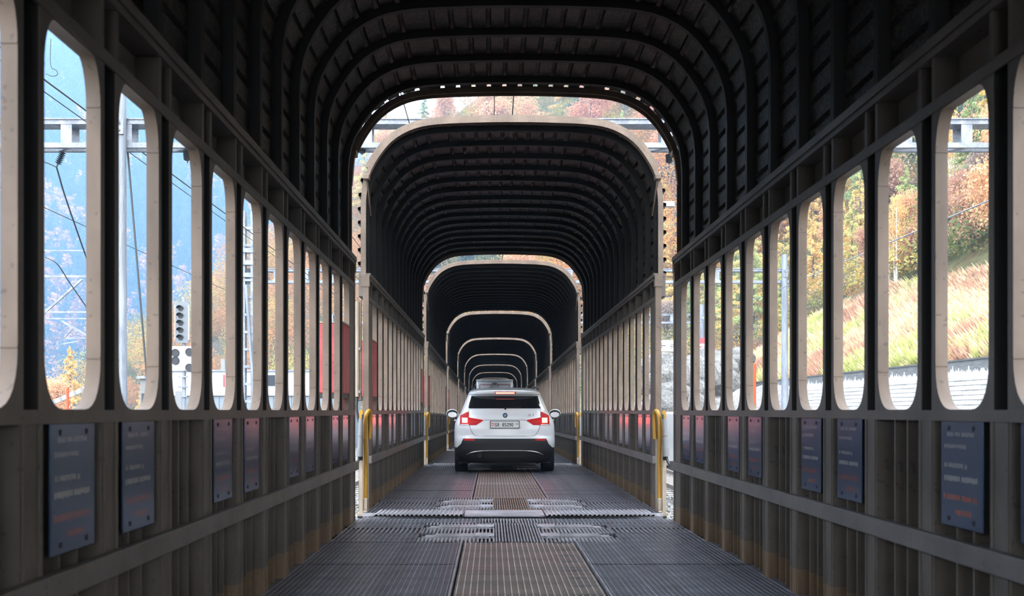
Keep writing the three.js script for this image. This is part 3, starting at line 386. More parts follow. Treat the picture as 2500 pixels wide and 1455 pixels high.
// ---------- the pale camper further ahead ----------
{
  const z = 60.7, y = wagonDrop(61) - 0.01, c = thing('camper', 'pale blue-white boxy camper ahead of the white car', 'camper', [0.19, y, -z]);
  const pale = std(lin(0.86, 0.92, 0.95), 0.4), put = (n, g, m, p = c) => mesh(n, g, m, p);
  const b = put('body', [rbox(-1.1, 1.1, 0.55, 3.30, -5.2, 0, 0.06, 3)], pale); put('roof_edge', [rbox(-1.12, 1.12, 3.24, 3.34, -0.08, 0.03, 0.02)], M.white);
  const L = std(lin(0.5, 0.08, 0.08), 0.5); const rect = (x0, x1, y0, y1) => [box(x0, x1, y1 - 0.03, y1, 0, 0.012), box(x0, x1, y0, y0 + 0.03, 0, 0.012), box(x0, x0 + 0.03, y0, y1, 0, 0.012), box(x1 - 0.03, x1, y0, y1, 0, 0.012)];
  put('panel_outline', rect(-0.93, -0.22, 2.35, 3.06), L); put('panel_outline', rect(0.22, 0.93, 2.35, 3.06), L); put('rear_camera', [rbox(-0.14, 0.14, 3.02, 3.2, 0, 0.08, 0.02), box(-0.24, 0.24, 3.05, 3.09, 0, 0.03)], M.greyPlastic);
  put('window', [rbox(-0.75, 0.75, 1.75, 2.25, 0, 0.02, 0.008)], carGlass); put('bumper', [rbox(-1.1, 1.1, 0.45, 0.75, -0.1, 0.08, 0.03)], M.greyPlastic); for (const s of [-1, 1]) { put('tail_lamp', [rbox(s * 0.95 - 0.09, s * 0.95 + 0.09, 0.85, 1.2, 0, 0.03, 0.01)], lampRed); for (const zz of [-1.2, -4.2]) put('wheel', [bar([s * 0.78, 0.34, zz], [s * 1.0, 0.34, zz], 0.34, 0.34, 24)], tyre); }
  put('chassis', [box(-1, 1, 0.4, 0.56, -5.1, -0.05)], M.under);
}

// ---------- ground, tracks ----------
M.gravel = std(lin(0.24, 0.24, 0.235), 0.95, 0, { map: gravelTex, bumpMap: grainTex, bumpScale: 0.02 });
const grassTex = texture(512, (u, v) => { const a = fbm(u * 6, v * 6, 6, 81, 5), b = fbm(u * 30, v * 30, 30, 83, 3), t = clamp(a * 1.4 - 0.2, 0, 1); const c = [lerp(0.62, 0.42, t), lerp(0.52, 0.46, t), lerp(0.34, 0.24, t)]; return c.map((q) => q * (0.7 + 0.5 * b)); }, true, [0.15, 0.15]);
M.soil = std(lin(0.45, 0.42, 0.4), 0.95, 0, { map: grassTex });
tag(mesh('ballast_ground', [boxUV(new THREE.PlaneGeometry(70, 330).rotateX(-Math.PI / 2).translate(-8, -1.03, -140))], M.gravel), 'pale gravel ballast of the station yard', 'ground', null, 'structure');
tag(mesh('valley_ground', [boxUV(new THREE.PlaneGeometry(2000, 1700).rotateX(-Math.PI / 2).translate(-600, -1.2, -700))], M.soil), 'meadow floor of the valley beyond the yard', 'ground', null, 'structure');
function stones(name, label, x0, x1, z0, z1, n, seed, m, r0, r1) {
  const g = new THREE.IcosahedronGeometry(1, 0), R = rng(seed), I = new THREE.InstancedMesh(g, m, n), d = new THREE.Object3D(), c = new THREE.Color();
  for (let i = 0; i < n; i++) { const s = lerp(r0, r1, R()); d.position.set(lerp(x0, x1, R()), -1.03 + s * 0.3, -lerp(z0, z1, Math.pow(R(), 1.4))); d.rotation.set(R() * 6, R() * 6, R() * 6); d.scale.set(s, s * 0.7, s * 0.9); d.updateMatrix(); I.setMatrixAt(i, d.matrix); const k = 0.5 + R() * 0.5; I.setColorAt(i, c.setRGB(k, k, k * 0.97)); }
  I.name = name; I.castShadow = I.receiveShadow = true; scene.add(I); tag(I, label, 'gravel', null, 'stuff');
}
const stoneMat = std(lin(0.3, 0.3, 0.29), 0.9);
stones('ballast_stones', 'loose ballast stones beside the left track', -7, -2.4, 12, 60, 12000, 301, stoneMat, 0.03, 0.06);
stones('ballast_stones_001', 'loose ballast stones beside the right track', 2.6, 8.5, 12, 60, 14000, 302, stoneMat, 0.03, 0.06);
const railMat = std(lin(0.22, 0.19, 0.17), 0.4, 0.5), sleeperMat = std(lin(0.28, 0.26, 0.24), 0.9);
function track(cx, label) {
  const t = thing('railway_track', label, 'track', [cx, -1.03, 0]);
  for (const s of [-0.535, 0.535]) { const sh = new THREE.Shape(); for (const [i, p] of [[-0.055, 0], [0.055, 0], [0.055, 0.012], [0.01, 0.03], [0.01, 0.105], [0.032, 0.115], [0.032, 0.145], [-0.032, 0.145], [-0.032, 0.115], [-0.01, 0.105], [-0.01, 0.03], [-0.055, 0.012]].entries()) i ? sh.lineTo(...p) : sh.moveTo(...p); const g = new THREE.ExtrudeGeometry(sh, { depth: 200, bevelEnabled: false }); g.translate(s, 0.06, -190); mesh('rail', [boxUV(g)], railMat, t); }
  const n = 300, I = new THREE.InstancedMesh(new THREE.BoxGeometry(1.8, 0.12, 0.22), sleeperMat, n), d = new THREE.Object3D(); for (let i = 0; i < n; i++) { d.position.set(0, 0.01, 8 - i * 0.62); d.updateMatrix(); I.setMatrixAt(i, d.matrix); } I.name = 'sleepers'; I.castShadow = I.receiveShadow = true; t.add(I); tag(I, null, null, null, 'stuff');
}
track(-4.22, 'empty railway track on the left of the train'); track(0.226, 'railway track under the train'); track(5.2, 'empty railway track on the right of the train');

// ---------- hillside on the right and ahead ----------
const edgeX = curve1(smoothTab([[-60, 14], [60, 14], [90, 12], [130, -8], [180, -70], [240, -150], [420, -380]]));
function hillY(X, Z) {
  const e = edgeX(Z), sl = (edgeX(Z + 2) - edgeX(Z - 2)) / 4, c = 1 / Math.hypot(1, sl), d = (X - e) * c; if (d <= 0) return -1.6;
  const y0 = lerp(2.45, -1.2, sstep(62, 95, Z)); let h = y0 + 0.62 * Math.min(d, 9) + 0.80 * Math.max(0, d - 9);
  h += (fbm(X * 0.06, Z * 0.06, 0, 91, 4) - 0.5) * Math.min(6, d * 0.5);
  if (Z > 110) { const cap = (X < 0 ? 92 + X * 1.0 : 92 + X * 0.9) * lerp(0.9, 1, sstep(110, 220, Z)), k = 8, q = clamp(0.5 + 0.5 * (cap - h) / k, 0, 1); h = lerp(cap, h, q) - k * q * (1 - q); }
  return Math.max(h, -1.6);
}
{
  const mk = (nx, nz, x0, x1, z0, z1) => { const g = grid(nx, nz, (u, v) => { const Z = lerp(z0, z1, v), X = lerp(x0(Z), x1(Z), u); return [X, hillY(X, Z), -Z]; }); const P = g.attributes.position, U = g.attributes.uv; for (let i = 0; i < P.count; i++) U.setXY(i, P.getX(i), P.getZ(i)); return g; };
  tag(mesh('hillside', [mk(110, 150, (Z) => edgeX(Z) + (Z < 70 ? 0.02 : -3), (Z) => edgeX(Z) + 200, -10, 400)], M.soil), 'grassy hillside climbing behind the retaining wall', 'hillside', null, 'structure');
}
// retaining wall: block courses, grey coping with lime runs
{
  const w = thing('retaining_wall', 'white-streaked block retaining wall along the foot of the slope', 'wall', [14, -1.03, 0]);
  mesh('wall_core', [box(0.05, 0.6, 0, 3.2, -78, 5)], M.concrete, w);
  const runs = texture(512, (u, v) => { const n = fbm(u * 48, 0.5, 48, 95, 2), n2 = fbm(u * 120, 0.3, 120, 97, 1), top = 0.30 + 0.55 * Math.pow(n, 1.8) + 0.22 * (n2 > 0.72 ? n2 - 0.5 : 0); if (v < top) { const k = 0.86 + 0.1 * fbm(u * 40, v * 40, 40, 99, 2); return [k, k, k]; } const g = 0.42 + 0.16 * fbm(u * 20, v * 20, 20, 98, 3); return [g, g, g * 0.98]; }, true, [0.22, 1]);
  const cg = box(0, 0.55, 3.05, 3.62, -78, 5), P = cg.attributes.position, U = cg.attributes.uv; for (let i = 0; i < P.count; i++) U.setXY(i, P.getZ(i), clamp((P.getY(i) - 3.05) / 0.57, 0.01, 0.99)); mesh('coping', [cg], std(lin(0.7, 0.7, 0.7), 0.9, 0, { map: runs }), w);
  mesh('coping_edge', [box(-0.03, 0.6, 3.60, 3.65, -78, 5)], M.concrete, w);
  const n = 22 * 170, I = new THREE.InstancedMesh(new RoundedBoxGeometry(0.12, 0.135, 0.46, 1, 0.012), std(lin(0.68, 0.69, 0.7), 0.9, 0, { map: grimeTex }), n), d = new THREE.Object3D(), R = rng(411), c = new THREE.Color(); let q = 0;
  for (let r = 0; r < 22; r++) for (let k = 0; k < 170; k++) { d.position.set(0.03 + (R() - 0.5) * 0.02, 0.07 + r * 0.143, 5 - (k + (r % 2) * 0.5) * 0.475); d.updateMatrix(); I.setMatrixAt(q, d.matrix); const t = 0.82 + R() * 0.18; I.setColorAt(q++, c.setRGB(t, t, t)); }
  I.name = 'wall_blocks'; I.castShadow = I.receiveShadow = true; w.add(I); tag(I, null, null, null, 'stuff');
}
// dry grass on the slope
{
  const b = []; const R = rng(511); for (let k = 0; k < 9; k++) { const a = R() * 6.28, l = 0.3 + R() * 0.45, x = (R() - 0.5) * 0.3, z = (R() - 0.5) * 0.3, dx = Math.cos(a) * 0.55 * l, dz = Math.sin(a) * 0.55 * l, w = 0.018; const g = new THREE.BufferGeometry(); g.setAttribute('position', new THREE.Float32BufferAttribute([x - w, 0, z, x + w, 0, z + w, x + dx * 0.4, l * 0.6, z + dz * 0.4, x + dx, l, z + dz], 3)); g.setAttribute('uv', new THREE.Float32BufferAttribute([0, 0, 1, 0, 0, 1, 1, 1], 2)); g.setIndex([0, 1, 2, 1, 3, 2]); g.computeVertexNormals(); b.push(g); }
  const tuft = merge(b), mat = std(lin(1.3, 1.3, 1.3), 0.9, 0, {}); mat.side = THREE.DoubleSide; const n = 85000, I = new THREE.InstancedMesh(tuft, mat, n), d = new THREE.Object3D(), c = new THREE.Color();
  for (let i = 0; i < n; i++) {
    const Z = 16 + Math.pow(R(), 1.25) * 74, dd = 0.1 + R() * 7.6, X = edgeX(Z) + dd; d.position.set(X, hillY(X, Z) - 0.05, -Z); d.rotation.set(0, R() * 6.28, 0); const s = 0.55 + R() * 0.5; d.scale.set(s, s * (0.5 + R() * 0.5), s); d.updateMatrix(); I.setMatrixAt(i, d.matrix);
    const q = fbm(X * 0.5, Z * 0.3, 0, 521, 4) + (R() - 0.5) * 0.22, t = R(); if (q > 0.60) c.setRGB(0.24 + 0.12 * t, 0.13 + 0.06 * t, 0.085 + 0.03 * t); else if (q < 0.34 || (dd < 1.3 && t < 0.5)) c.setRGB(0.22 + 0.1 * t, 0.24 + 0.08 * t, 0.08); else c.setRGB(0.34 + 0.16 * t, 0.265 + 0.12 * t, 0.15 + 0.07 * t); I.setColorAt(i, c);
  }
  I.name = 'dry_grass'; I.castShadow = I.receiveShadow = true; scene.add(I); tag(I, 'tall dry grass and brown weeds on the slope', 'grass', null, 'stuff');
}
// ---------- trees ----------
function leafCloud(n, pos, size, R) {                           // n small leaf sprays, each a bent quad
  const P = [], N = [], U = [], I = [], a = new THREE.Vector3(), b = new THREE.Vector3(), nn = new THREE.Vector3();
  for (let i = 0; i < n; i++) { const p = pos(R, i); a.set(R() - 0.5, R() - 0.5, R() - 0.5).normalize(); b.set(R() - 0.5, R() - 0.5, R() - 0.5).cross(a).normalize(); nn.crossVectors(a, b); const s = size * (0.6 + R() * 0.8), k = P.length / 3; for (const [u, v] of [[-1, -0.6], [1, -0.5], [0.9, 0.6], [-0.9, 0.5]]) { P.push(p[0] + (a.x * u + b.x * v) * s, p[1] + (a.y * u + b.y * v) * s, p[2] + (a.z * u + b.z * v) * s); N.push(nn.x, nn.y, nn.z); U.push(u, v); } I.push(k, k + 1, k + 2, k, k + 2, k + 3); }
  const g = new THREE.BufferGeometry(); g.setAttribute('position', new THREE.Float32BufferAttribute(P, 3)); g.setAttribute('normal', new THREE.Float32BufferAttribute(N, 3)); g.setAttribute('uv', new THREE.Float32BufferAttribute(U, 2)); g.setIndex(I); return g;
}
function conifer(seed, H, rad, n, size) {
  const R = rng(seed), br = []; const nb = 46; for (let i = 0; i < nb; i++) { const t = Math.pow((i + 0.5) / nb, 0.9), y = H * (0.14 + 0.84 * t), l = rad * (1 - t * 0.93) * (0.7 + R() * 0.5), a = R() * 6.283; br.push([y, l, a, -0.15 - R() * 0.25]); }
  const w = br.map((b) => b[1]), tot = w.reduce((a, b) => a + b, 0);
  const leaf = leafCloud(n, (R2) => { let q = R2() * tot, k = 0; while (q > w[k] && k < nb - 1) q -= w[k++]; const [y, l, a, dr] = br[k], t = Math.pow(R2(), 0.7), j = 0.12 + 0.16 * t; const r = l * t; return [Math.cos(a) * r + (R2() - 0.5) * 2 * j * l * 0.6, y + dr * r - R2() * 0.35 + (R2() - 0.5) * 0.2, Math.sin(a) * r + (R2() - 0.5) * 2 * j * l * 0.6]; }, size, R);
  const wood = [bar([0, -0.4, 0], [0, H * 0.97, 0], 0.018 * H, 0.02, 7)]; for (let i = 0; i < nb; i += 2) { const [y, l, a, dr] = br[i]; wood.push(bar([0, y, 0], [Math.cos(a) * l * 0.9, y + dr * l * 0.9, Math.sin(a) * l * 0.9], 0.03, 0.008, 4)); }
  return { leaf, wood: merge(wood) };
}
function broadleaf(seed, H, rad, n, size, stems = 1) {
  const R = rng(seed), blobs = [], wood = []; for (let i = 0; i < 14; i++) { const a = R() * 6.283, t = 0.32 + 0.62 * R(), r = rad * (0.75 * R()) * Math.sin(Math.PI * clamp(t, 0.1, 0.95)); blobs.push([Math.cos(a) * r, H * t, Math.sin(a) * r, rad * (0.35 + R() * 0.3)]); }
  const leaf = leafCloud(n, (R2) => { const b = blobs[Math.floor(R2() * blobs.length)]; const th = R2() * 6.283, ph = Math.acos(2 * R2() - 1), r = b[3] * Math.pow(R2(), 0.4); return [b[0] + r * Math.sin(ph) * Math.cos(th), b[1] + r * Math.cos(ph) * 0.85, b[2] + r * Math.sin(ph) * Math.sin(th)]; }, size, R);
  for (let s = 0; s < stems; s++) { const a = R() * 6.28, x = stems > 1 ? Math.cos(a) * 0.25 * rad : 0, z = stems > 1 ? Math.sin(a) * 0.25 * rad : 0; wood.push(bar([x * 0.3, -0.4, z * 0.3], [x, H * 0.8, z], 0.014 * H, 0.02, 6)); }
  for (const b of blobs) wood.push(bar([0, b[1] * 0.6, 0], [b[0], b[1], b[2]], 0.035, 0.01, 4)); return { leaf, wood: merge(wood) };
}
const leafMat = (r0, g0, b0) => { const mean = (r0 + g0 + b0) / 3, [r, g, b] = [r0, g0, b0].map((v) => lerp(v, mean, 0.22)); const m = new THREE.MeshPhysicalMaterial({ color: lin(Math.min(1, r * 1.3), Math.min(1, g * 1.3), Math.min(1, b * 1.3)), roughness: 0.95, transmission: 0.3, thickness: 0, specularIntensity: 0.2 }); m.side = THREE.DoubleSide; return m; };
const barkMat = std(lin(0.10, 0.085, 0.07), 0.9), birchMat = std(lin(0.62, 0.60, 0.57), 0.8);
const kinds = {
  yellow_larch: { v: [conifer(601, 13, 3.0, 9500, 0.075), conifer(602, 11, 2.6, 8000, 0.075)], m: [leafMat(0.58, 0.43, 0.10), leafMat(0.62, 0.40, 0.09), leafMat(0.50, 0.44, 0.12)], bark: barkMat, cat: 'tree' },
  green_larch: { v: [conifer(611, 12, 3.2, 9500, 0.08), conifer(612, 9, 2.7, 7500, 0.075)], m: [leafMat(0.36, 0.40, 0.11), leafMat(0.27, 0.34, 0.11)], bark: barkMat, cat: 'tree' },
  dark_spruce: { v: [conifer(621, 12, 2.4, 9500, 0.085)], m: [leafMat(0.08, 0.105, 0.085), leafMat(0.12, 0.14, 0.135)], bark: barkMat, cat: 'tree' },
  orange_tree: { v: [broadleaf(631, 7, 2.6, 7500, 0.07, 3), broadleaf(632, 5.5, 2.4, 6500, 0.065, 3)], m: [leafMat(0.52, 0.23, 0.10), leafMat(0.56, 0.30, 0.12), leafMat(0.42, 0.20, 0.11)], bark: barkMat, cat: 'tree' },
  birch: { v: [broadleaf(641, 10, 1.9, 2200, 0.06, 3)], m: [leafMat(0.62, 0.36, 0.08)], bark: birchMat, cat: 'tree' },
  bare_shrub: { v: [broadleaf(651, 3.2, 1.9, 5000, 0.05, 5)], m: [leafMat(0.30, 0.22, 0.17), leafMat(0.42, 0.22, 0.12), leafMat(0.36, 0.32, 0.12)], bark: barkMat, cat: 'shrub' },
};
function plant(kind, X, Z, s, vi, mi, label, group, y) {
  const K = kinds[kind], v = K.v[vi % K.v.length], m = K.m[mi % K.m.length], t = thing(kind, label, K.cat, [X, y ?? hillY(X, Z) - 0.05, -Z], vi * 1.7 + mi + X, group); t.scale.set(s, s * (0.92 + 0.05 * mi), s); mesh('trunk', v.wood, K.bark, t); mesh('foliage', v.leaf, m, t); return t;
}
{
  const R = rng(701);
  const ray = (px, d) => { let Z = 20; for (let i = 0; i < 400; i++) { const X = (px - VX) * Z / FPX; if (X - edgeX(Z) >= d) break; Z += 0.5; } return [(px - VX) * Z / FPX, Z]; };
  // belt above the grass, chosen along the window rows
  const spots = [[2486, 8.5, 'orange_tree', 0.85], [2530, 13, 'orange_tree', 1.2], [2308, 8.6, 'dark_spruce', 0.30], [2375, 9.0, 'bare_shrub', 0.9], [2340, 10, 'orange_tree', 0.5], [2400, 11.5, 'bare_shrub', 1.0], [2378, 14, 'green_larch', 0.62], [2318, 15, 'birch', 0.75], [2340, 21, 'green_larch', 0.62], [2385, 24, 'orange_tree', 0.9], [2430, 17, 'yellow_larch', 0.8], [2300, 25, 'green_larch', 0.9], [2215, 11.5, 'orange_tree', 0.62], [2168, 7.6, 'birch', 0.46], [2190, 8.0, 'birch', 0.54], [2240, 9, 'bare_shrub', 0.8], [2150, 15, 'dark_spruce', 0.62], [2210, 19, 'green_larch', 0.8], [2120, 11, 'orange_tree', 0.6], [2165, 27, 'bare_shrub', 1.8], [2080, 12, 'yellow_larch', 0.62], [2050, 15, 'yellow_larch', 0.75], [2100, 18, 'yellow_larch', 0.8], [2030, 23, 'orange_tree', 0.8], [1985, 15, 'yellow_larch', 0.72], [1960, 21, 'yellow_larch', 0.85], [1966, 10.5, 'green_larch', 0.26], [1905, 12, 'green_larch', 0.55], [1882, 18, 'yellow_larch', 0.8], [1840, 14, 'green_larch', 0.7], [1822, 21, 'yellow_larch', 0.9], [1782, 13, 'yellow_larch', 0.65], [1795, 24, 'green_larch', 0.9], [1742, 15, 'green_larch', 0.65], [1722, 22, 'yellow_larch', 0.8], [1690, 15, 'green_larch', 0.7], [1665, 24, 'yellow_larch', 0.9], [1630, 19, 'bare_shrub', 1.4], [1614, 28, 'yellow_larch', 0.9]];
  const placed = [], wide = { yellow_larch: 2.6, green_larch: 2.7, dark_spruce: 2.2, orange_tree: 2.8, birch: 1.6, bare_shrub: 2.1 }, free = (X, Z, r) => placed.every(([a, b, q]) => Math.hypot(X - a, Z - b) > (r + q) * 0.95);
  const near = (px) => px > 2250 ? 'behind the first full right window' : px > 2100 ? 'behind the second full right window' : px > 1900 ? 'behind the middle right windows' : px > 1760 ? 'behind the farther right windows' : px > 1650 ? 'behind the last right windows' : 'seen in the right gap between wagons';
  const low = { yellow_larch: 'yellow autumn larch', green_larch: 'yellow-green larch', dark_spruce: 'dark spruce', orange_tree: 'orange-brown autumn tree', birch: 'slender white-stemmed birch', bare_shrub: 'brownish shrub' };
  for (const [px, d, k, s] of spots) { const [X, Z] = ray(px, d); placed.push([X, Z, wide[k] * s]); const l = `${low[k]} above the grass ${near(px)}`; plant(k, X, Z, s, Math.floor(R() * 5), Math.floor(R() * 5), l, l); }
  for (let i = 0; i < 900 && placed.length < 118; i++) { const px = 1590 + R() * 960, [X, Z] = ray(px, 24 + Math.pow(R(), 0.8) * 70), q = fbm(X * 0.08, Z * 0.08, 0, 731, 2) + (R() - 0.5) * 0.4, k = q > 0.66 ? 'orange_tree' : q > 0.5 ? 'yellow_larch' : q > 0.34 ? 'green_larch' : R() < 0.5 ? 'dark_spruce' : 'bare_shrub', s = (q > 0.66 ? 1.25 : k === 'bare_shrub' ? 1.5 : 1) * (0.75 + R() * 0.5); if (!free(X, Z, wide[k] * s)) continue; placed.push([X, Z, wide[k] * s]); const l = `${low[k]} higher up ${near(px)}`; plant(k, X, Z, s, Math.floor(R() * 5), Math.floor(R() * 5), l, l); }
  // trees on the hill across the line ahead
  for (let i = 0, n = 0; i < 900 && n < 60; i++) { const Z = 150 + R() * 115, px = 880 + R() * 760, X = (px - VX) * Z / FPX, q = R(); if (X < edgeX(Z) + 2) continue; const k = q < 0.5 ? 'orange_tree' : q < 0.68 ? 'yellow_larch' : q < 0.84 ? 'green_larch' : 'dark_spruce', s = (q < 0.5 ? 1.9 : 1.15) * (0.85 + R() * 0.4); if (!free(X, Z, wide[k] * s)) continue; placed.push([X, Z, wide[k] * s]); n++; const l = `${low[k]} on the hill ahead of the train`; plant(k, X, Z, s, Math.floor(R() * 5), Math.floor(R() * 5), l, l); }
  { const sets = new Map(); for (const o of scene.children) if (o.userData.category === 'tree' || o.userData.category === 'shrub') (sets.get(o.userData.label) ?? sets.set(o.userData.label, []).get(o.userData.label)).push(o); for (const [l, list] of sets) if (list.length > 1) list.sort((a, b) => a.position.x / -a.position.z - b.position.x / -b.position.z).forEach((o, i) => { o.userData.label = `${l}, ${ordinal(i)} from the left`; }); }
  // undergrowth that nobody could count
  const n = 5200, g = leafCloud(520, (R2) => { const a = R2() * 6.28, r = Math.sqrt(R2()) * 0.9; return [Math.cos(a) * r, R2() * 1.2 * (1.1 - r), Math.sin(a) * r]; }, 0.03, rng(741)), lm = leafMat(1, 1, 1), I = new THREE.InstancedMesh(g, lm, n), d = new THREE.Object3D(), c = new THREE.Color();
  for (let i = 0; i < n; i++) { const Z = 30 + R() * 230, X = edgeX(Z) + 9 + Math.pow(R(), 1.3) * 110; d.position.set(X, hillY(X, Z) - 0.1, -Z); d.rotation.y = R() * 6; const s = 1 + R() * 2.2; d.scale.set(s, s, s); d.updateMatrix(); I.setMatrixAt(i, d.matrix); const t = R(), w = R(); c.setRGB(...(w < 0.35 ? [0.45, 0.2 + 0.1 * t, 0.08] : w < 0.6 ? [0.38, 0.33, 0.1] : w < 0.8 ? [0.16, 0.2, 0.07] : [0.24, 0.2, 0.17])); I.setColorAt(i, c); }
  I.name = 'undergrowth'; I.castShadow = I.receiveShadow = true; scene.add(I); tag(I, 'mixed autumn undergrowth covering the hillside', 'undergrowth', null, 'stuff');
}
// dense wood on the hill ahead and high on the right slope, past counting
{
  const R = rng(761), g = leafCloud(1000, (R2) => { const th = R2() * 6.283, c = 2 * R2() - 1, q = Math.sqrt(1 - c * c), r = Math.pow(R2(), 0.35); return [Math.cos(th) * q * r * 0.42, 0.56 + c * r * 0.42, Math.sin(th) * q * r * 0.42]; }, 0.0125, rng(763)), m = leafMat(1, 1, 1), n = 2600, I = new THREE.InstancedMesh(g, m, n), d = new THREE.Object3D(), c = new THREE.Color();
  for (let i = 0; i < n; i++) { let X, Z; if (i < 1500) { Z = 135 + R() * 190; X = edgeX(Z) + 2 + R() * (150 - edgeX(Z) * 0.25); } else { Z = 40 + R() * 130; X = edgeX(Z) + 30 + R() * 90; } const s = 5 + R() * 6; d.position.set(X, hillY(X, Z) - 0.6, -Z); d.rotation.y = R() * 6; d.scale.set(s * 0.95, s, s * 0.95); d.updateMatrix(); I.setMatrixAt(i, d.matrix); const w = fbm(X * 0.035, Z * 0.035, 0, 771, 3) + (R() - 0.5) * 0.35, t = R(); c.setRGB(...(w > 0.52 ? [0.46 + 0.1 * t, 0.21 + 0.08 * t, 0.07] : w > 0.42 ? [0.46, 0.35 + 0.06 * t, 0.09] : w > 0.3 ? [0.2 + 0.08 * t, 0.24, 0.08] : [0.07, 0.10, 0.075])); I.setColorAt(i, c); }
  I.name = 'hill_forest'; I.castShadow = I.receiveShadow = true; scene.add(I); tag(I, 'dense autumn wood covering the hill ahead and the upper slope', 'forest', null, 'stuff');
}
// ---------- the mountain across the valley on the left ----------
function mountainY(X, Z) { X /= 1.6; Z /= 1.6; return 1.6 * mountainShape(X, Z); }
function mountainShape(X, Z) {
  const r = Math.hypot(X, Z), a = X / Z, cap = lerp(0.255, 0.372, sstep(-0.1, -0.42, a)); let h = 0.86 * Math.max(0, r - 430 - 70 * (fbm(X * 0.006, Z * 0.006, 0, 801, 3) - 0.5)); h += (fbm(X * 0.02, Z * 0.02, 0, 803, 4) - 0.5) * Math.min(40, h * 0.4); return Math.min(h, cap * r + (fbm(X * 0.01, Z * 0.01, 0, 805, 3) - 0.5) * 40) - 2;
}
{
  const g = grid(90, 60, (u, v) => { const a = lerp(-0.95, 0.02, u), r = lerp(640, 1700, v), Z = r / Math.hypot(1, a), X = a * Z; return [X, mountainY(X, Z), -Z]; });
  tag(mesh('mountain', [g], std(lin(0.035, 0.048, 0.045), 0.95)), 'hazy blue forested mountain across the valley on the left', 'mountain', null, 'structure');
  const R = rng(811), cone = leafCloud(150, (R2) => { const t = Math.pow(R2(), 0.75), y = 0.95 - 0.9 * t, r = (0.06 + 0.26 * t) * Math.sqrt(R2()), q = R2() * 6.283; return [Math.cos(q) * r, y, Math.sin(q) * r]; }, 0.055, rng(815));
  const n = 26000, I = new THREE.InstancedMesh(cone, std(lin(1, 1, 1), 0.95), n), d = new THREE.Object3D(), c = new THREE.Color();
  for (let i = 0; i < n; i++) { const a = lerp(-0.62, 0.0, R()), r = 690 + Math.pow(R(), 0.8) * 900, Z = r / Math.hypot(1, a), X = a * Z, y = mountainY(X, Z); d.position.set(X, y - 1, -Z); d.rotation.y = R() * 6; const w = fbm(X * 0.02, Z * 0.02, 0, 821, 3), lar = w > 0.545 ? R() < 0.65 : R() < 0.06, s = 11 + R() * 11; d.scale.set(s * (lar ? 1.25 : 0.95), s * (lar ? 1.1 : 1.25), s * (lar ? 1.25 : 0.95)); d.updateMatrix(); I.setMatrixAt(i, d.matrix); const t = R(); lar ? c.setRGB(0.37 + 0.1 * t, 0.145 + 0.05 * t, 0.025) : c.setRGB(0.02 + 0.03 * t, 0.032 + 0.035 * t, 0.03 + 0.01 * t); I.setColorAt(i, c); }
  I.name = 'mountain_forest'; I.castShadow = I.receiveShadow = true; scene.add(I); tag(I, 'spruce and golden larch forest covering the far mountain', 'forest', null, 'stuff');
}
for (const [px, z, s, k, l] of [[140, 84, 0.85, 'orange_tree', 'yellow-orange tree low in the second left window'], [172, 92, 0.8, 'yellow_larch', 'small larch beside the orange tree, low in the left windows'], [345, 110, 0.5, 'yellow_larch', 'yellow larch at the foot of the grey mast'], [105, 88, 0.9, 'orange_tree', 'orange tree behind the post of the second left window'], [480, 130, 0.6, 'yellow_larch', 'yellow larch behind the railway signal'], [545, 140, 0.7, 'orange_tree', 'orange tree above the roof of the white shed']]) plant(k, (px - VX) * z / FPX, z, s, 1, 1, l, null, -1.2);

// ---------- catenary gantries, masts, wires ----------
function gantry(z, x0, x1, ytop, masts, label, first) {
  const g = thing('catenary_gantry', label, 'gantry', [0, -1.03, -z], 0), Y = ytop + 1.03, put = (n, ge, m = M.galv) => mesh(n, ge, m, g);
  put('top_chord', [box(x0, x1, Y - 0.10, Y, -0.2, 0.2), box(x0, x1, Y - 0.012, Y + 0.012, -0.23, 0.23)]); put('bottom_chord', [box(x0, x1, Y - 0.57, Y - 0.47, -0.2, -0.1), box(x0, x1, Y - 0.57, Y - 0.47, 0.1, 0.2)]);
  for (let x = x0 + 0.4, k = 0; x < x1 - 0.2; x += 1.2, k++) { for (const q of [0.17, -0.19]) put('web_plate', [box(x - 0.11, x + 0.11, Y - 0.47, Y - 0.1, q, q + 0.02)]); if (first) put('cross_tie', [beam(new THREE.Vector3(x - 0.3, Y - 0.55, -0.15), new THREE.Vector3(x + 0.1, Y - 0.55, 0.15), 0.06, 0.03)]); }
  for (const [x, top, w] of masts) { const m = put('mast', [bar([x, 0, 0.3], [x, top + 1.03, 0.3], w * 0.56, w * 0.44, 14)]); mesh('clamp', [box(x - 0.08, x + 0.08, Y - 0.36, Y - 0.06, 0.3, 0.3 + w * 0.58)], M.galv, m); mesh('bolt', [bar([x, Y - 0.14, 0.3], [x, Y - 0.14, 0.34 + w * 0.56], 0.03, 0.03, 8), bar([x, Y - 0.28, 0.3], [x, Y - 0.28, 0.34 + w * 0.56], 0.03, 0.03, 8)], M.greyPlastic, m); }
  return g;
}
gantry(20, -12.5, 13.2, EYE + 5.83, [[-7.36, EYE + 6.62, 0.215], [12.4, EYE + 6.6, 0.22]], 'grey steel catenary gantry nearest the train, spanning all tracks', true);
gantry(40.7, -10.4, 12.15, EYE + 5.8, [[11.95, EYE + 6.36, 0.26]], 'second catenary gantry, its grey mast behind the right windows', false);
gantry(59.5, -10, 12.9, EYE + 5.8, [[12.55, EYE + 6.34, 0.36]], 'third catenary gantry, farthest, low in the right windows', false);
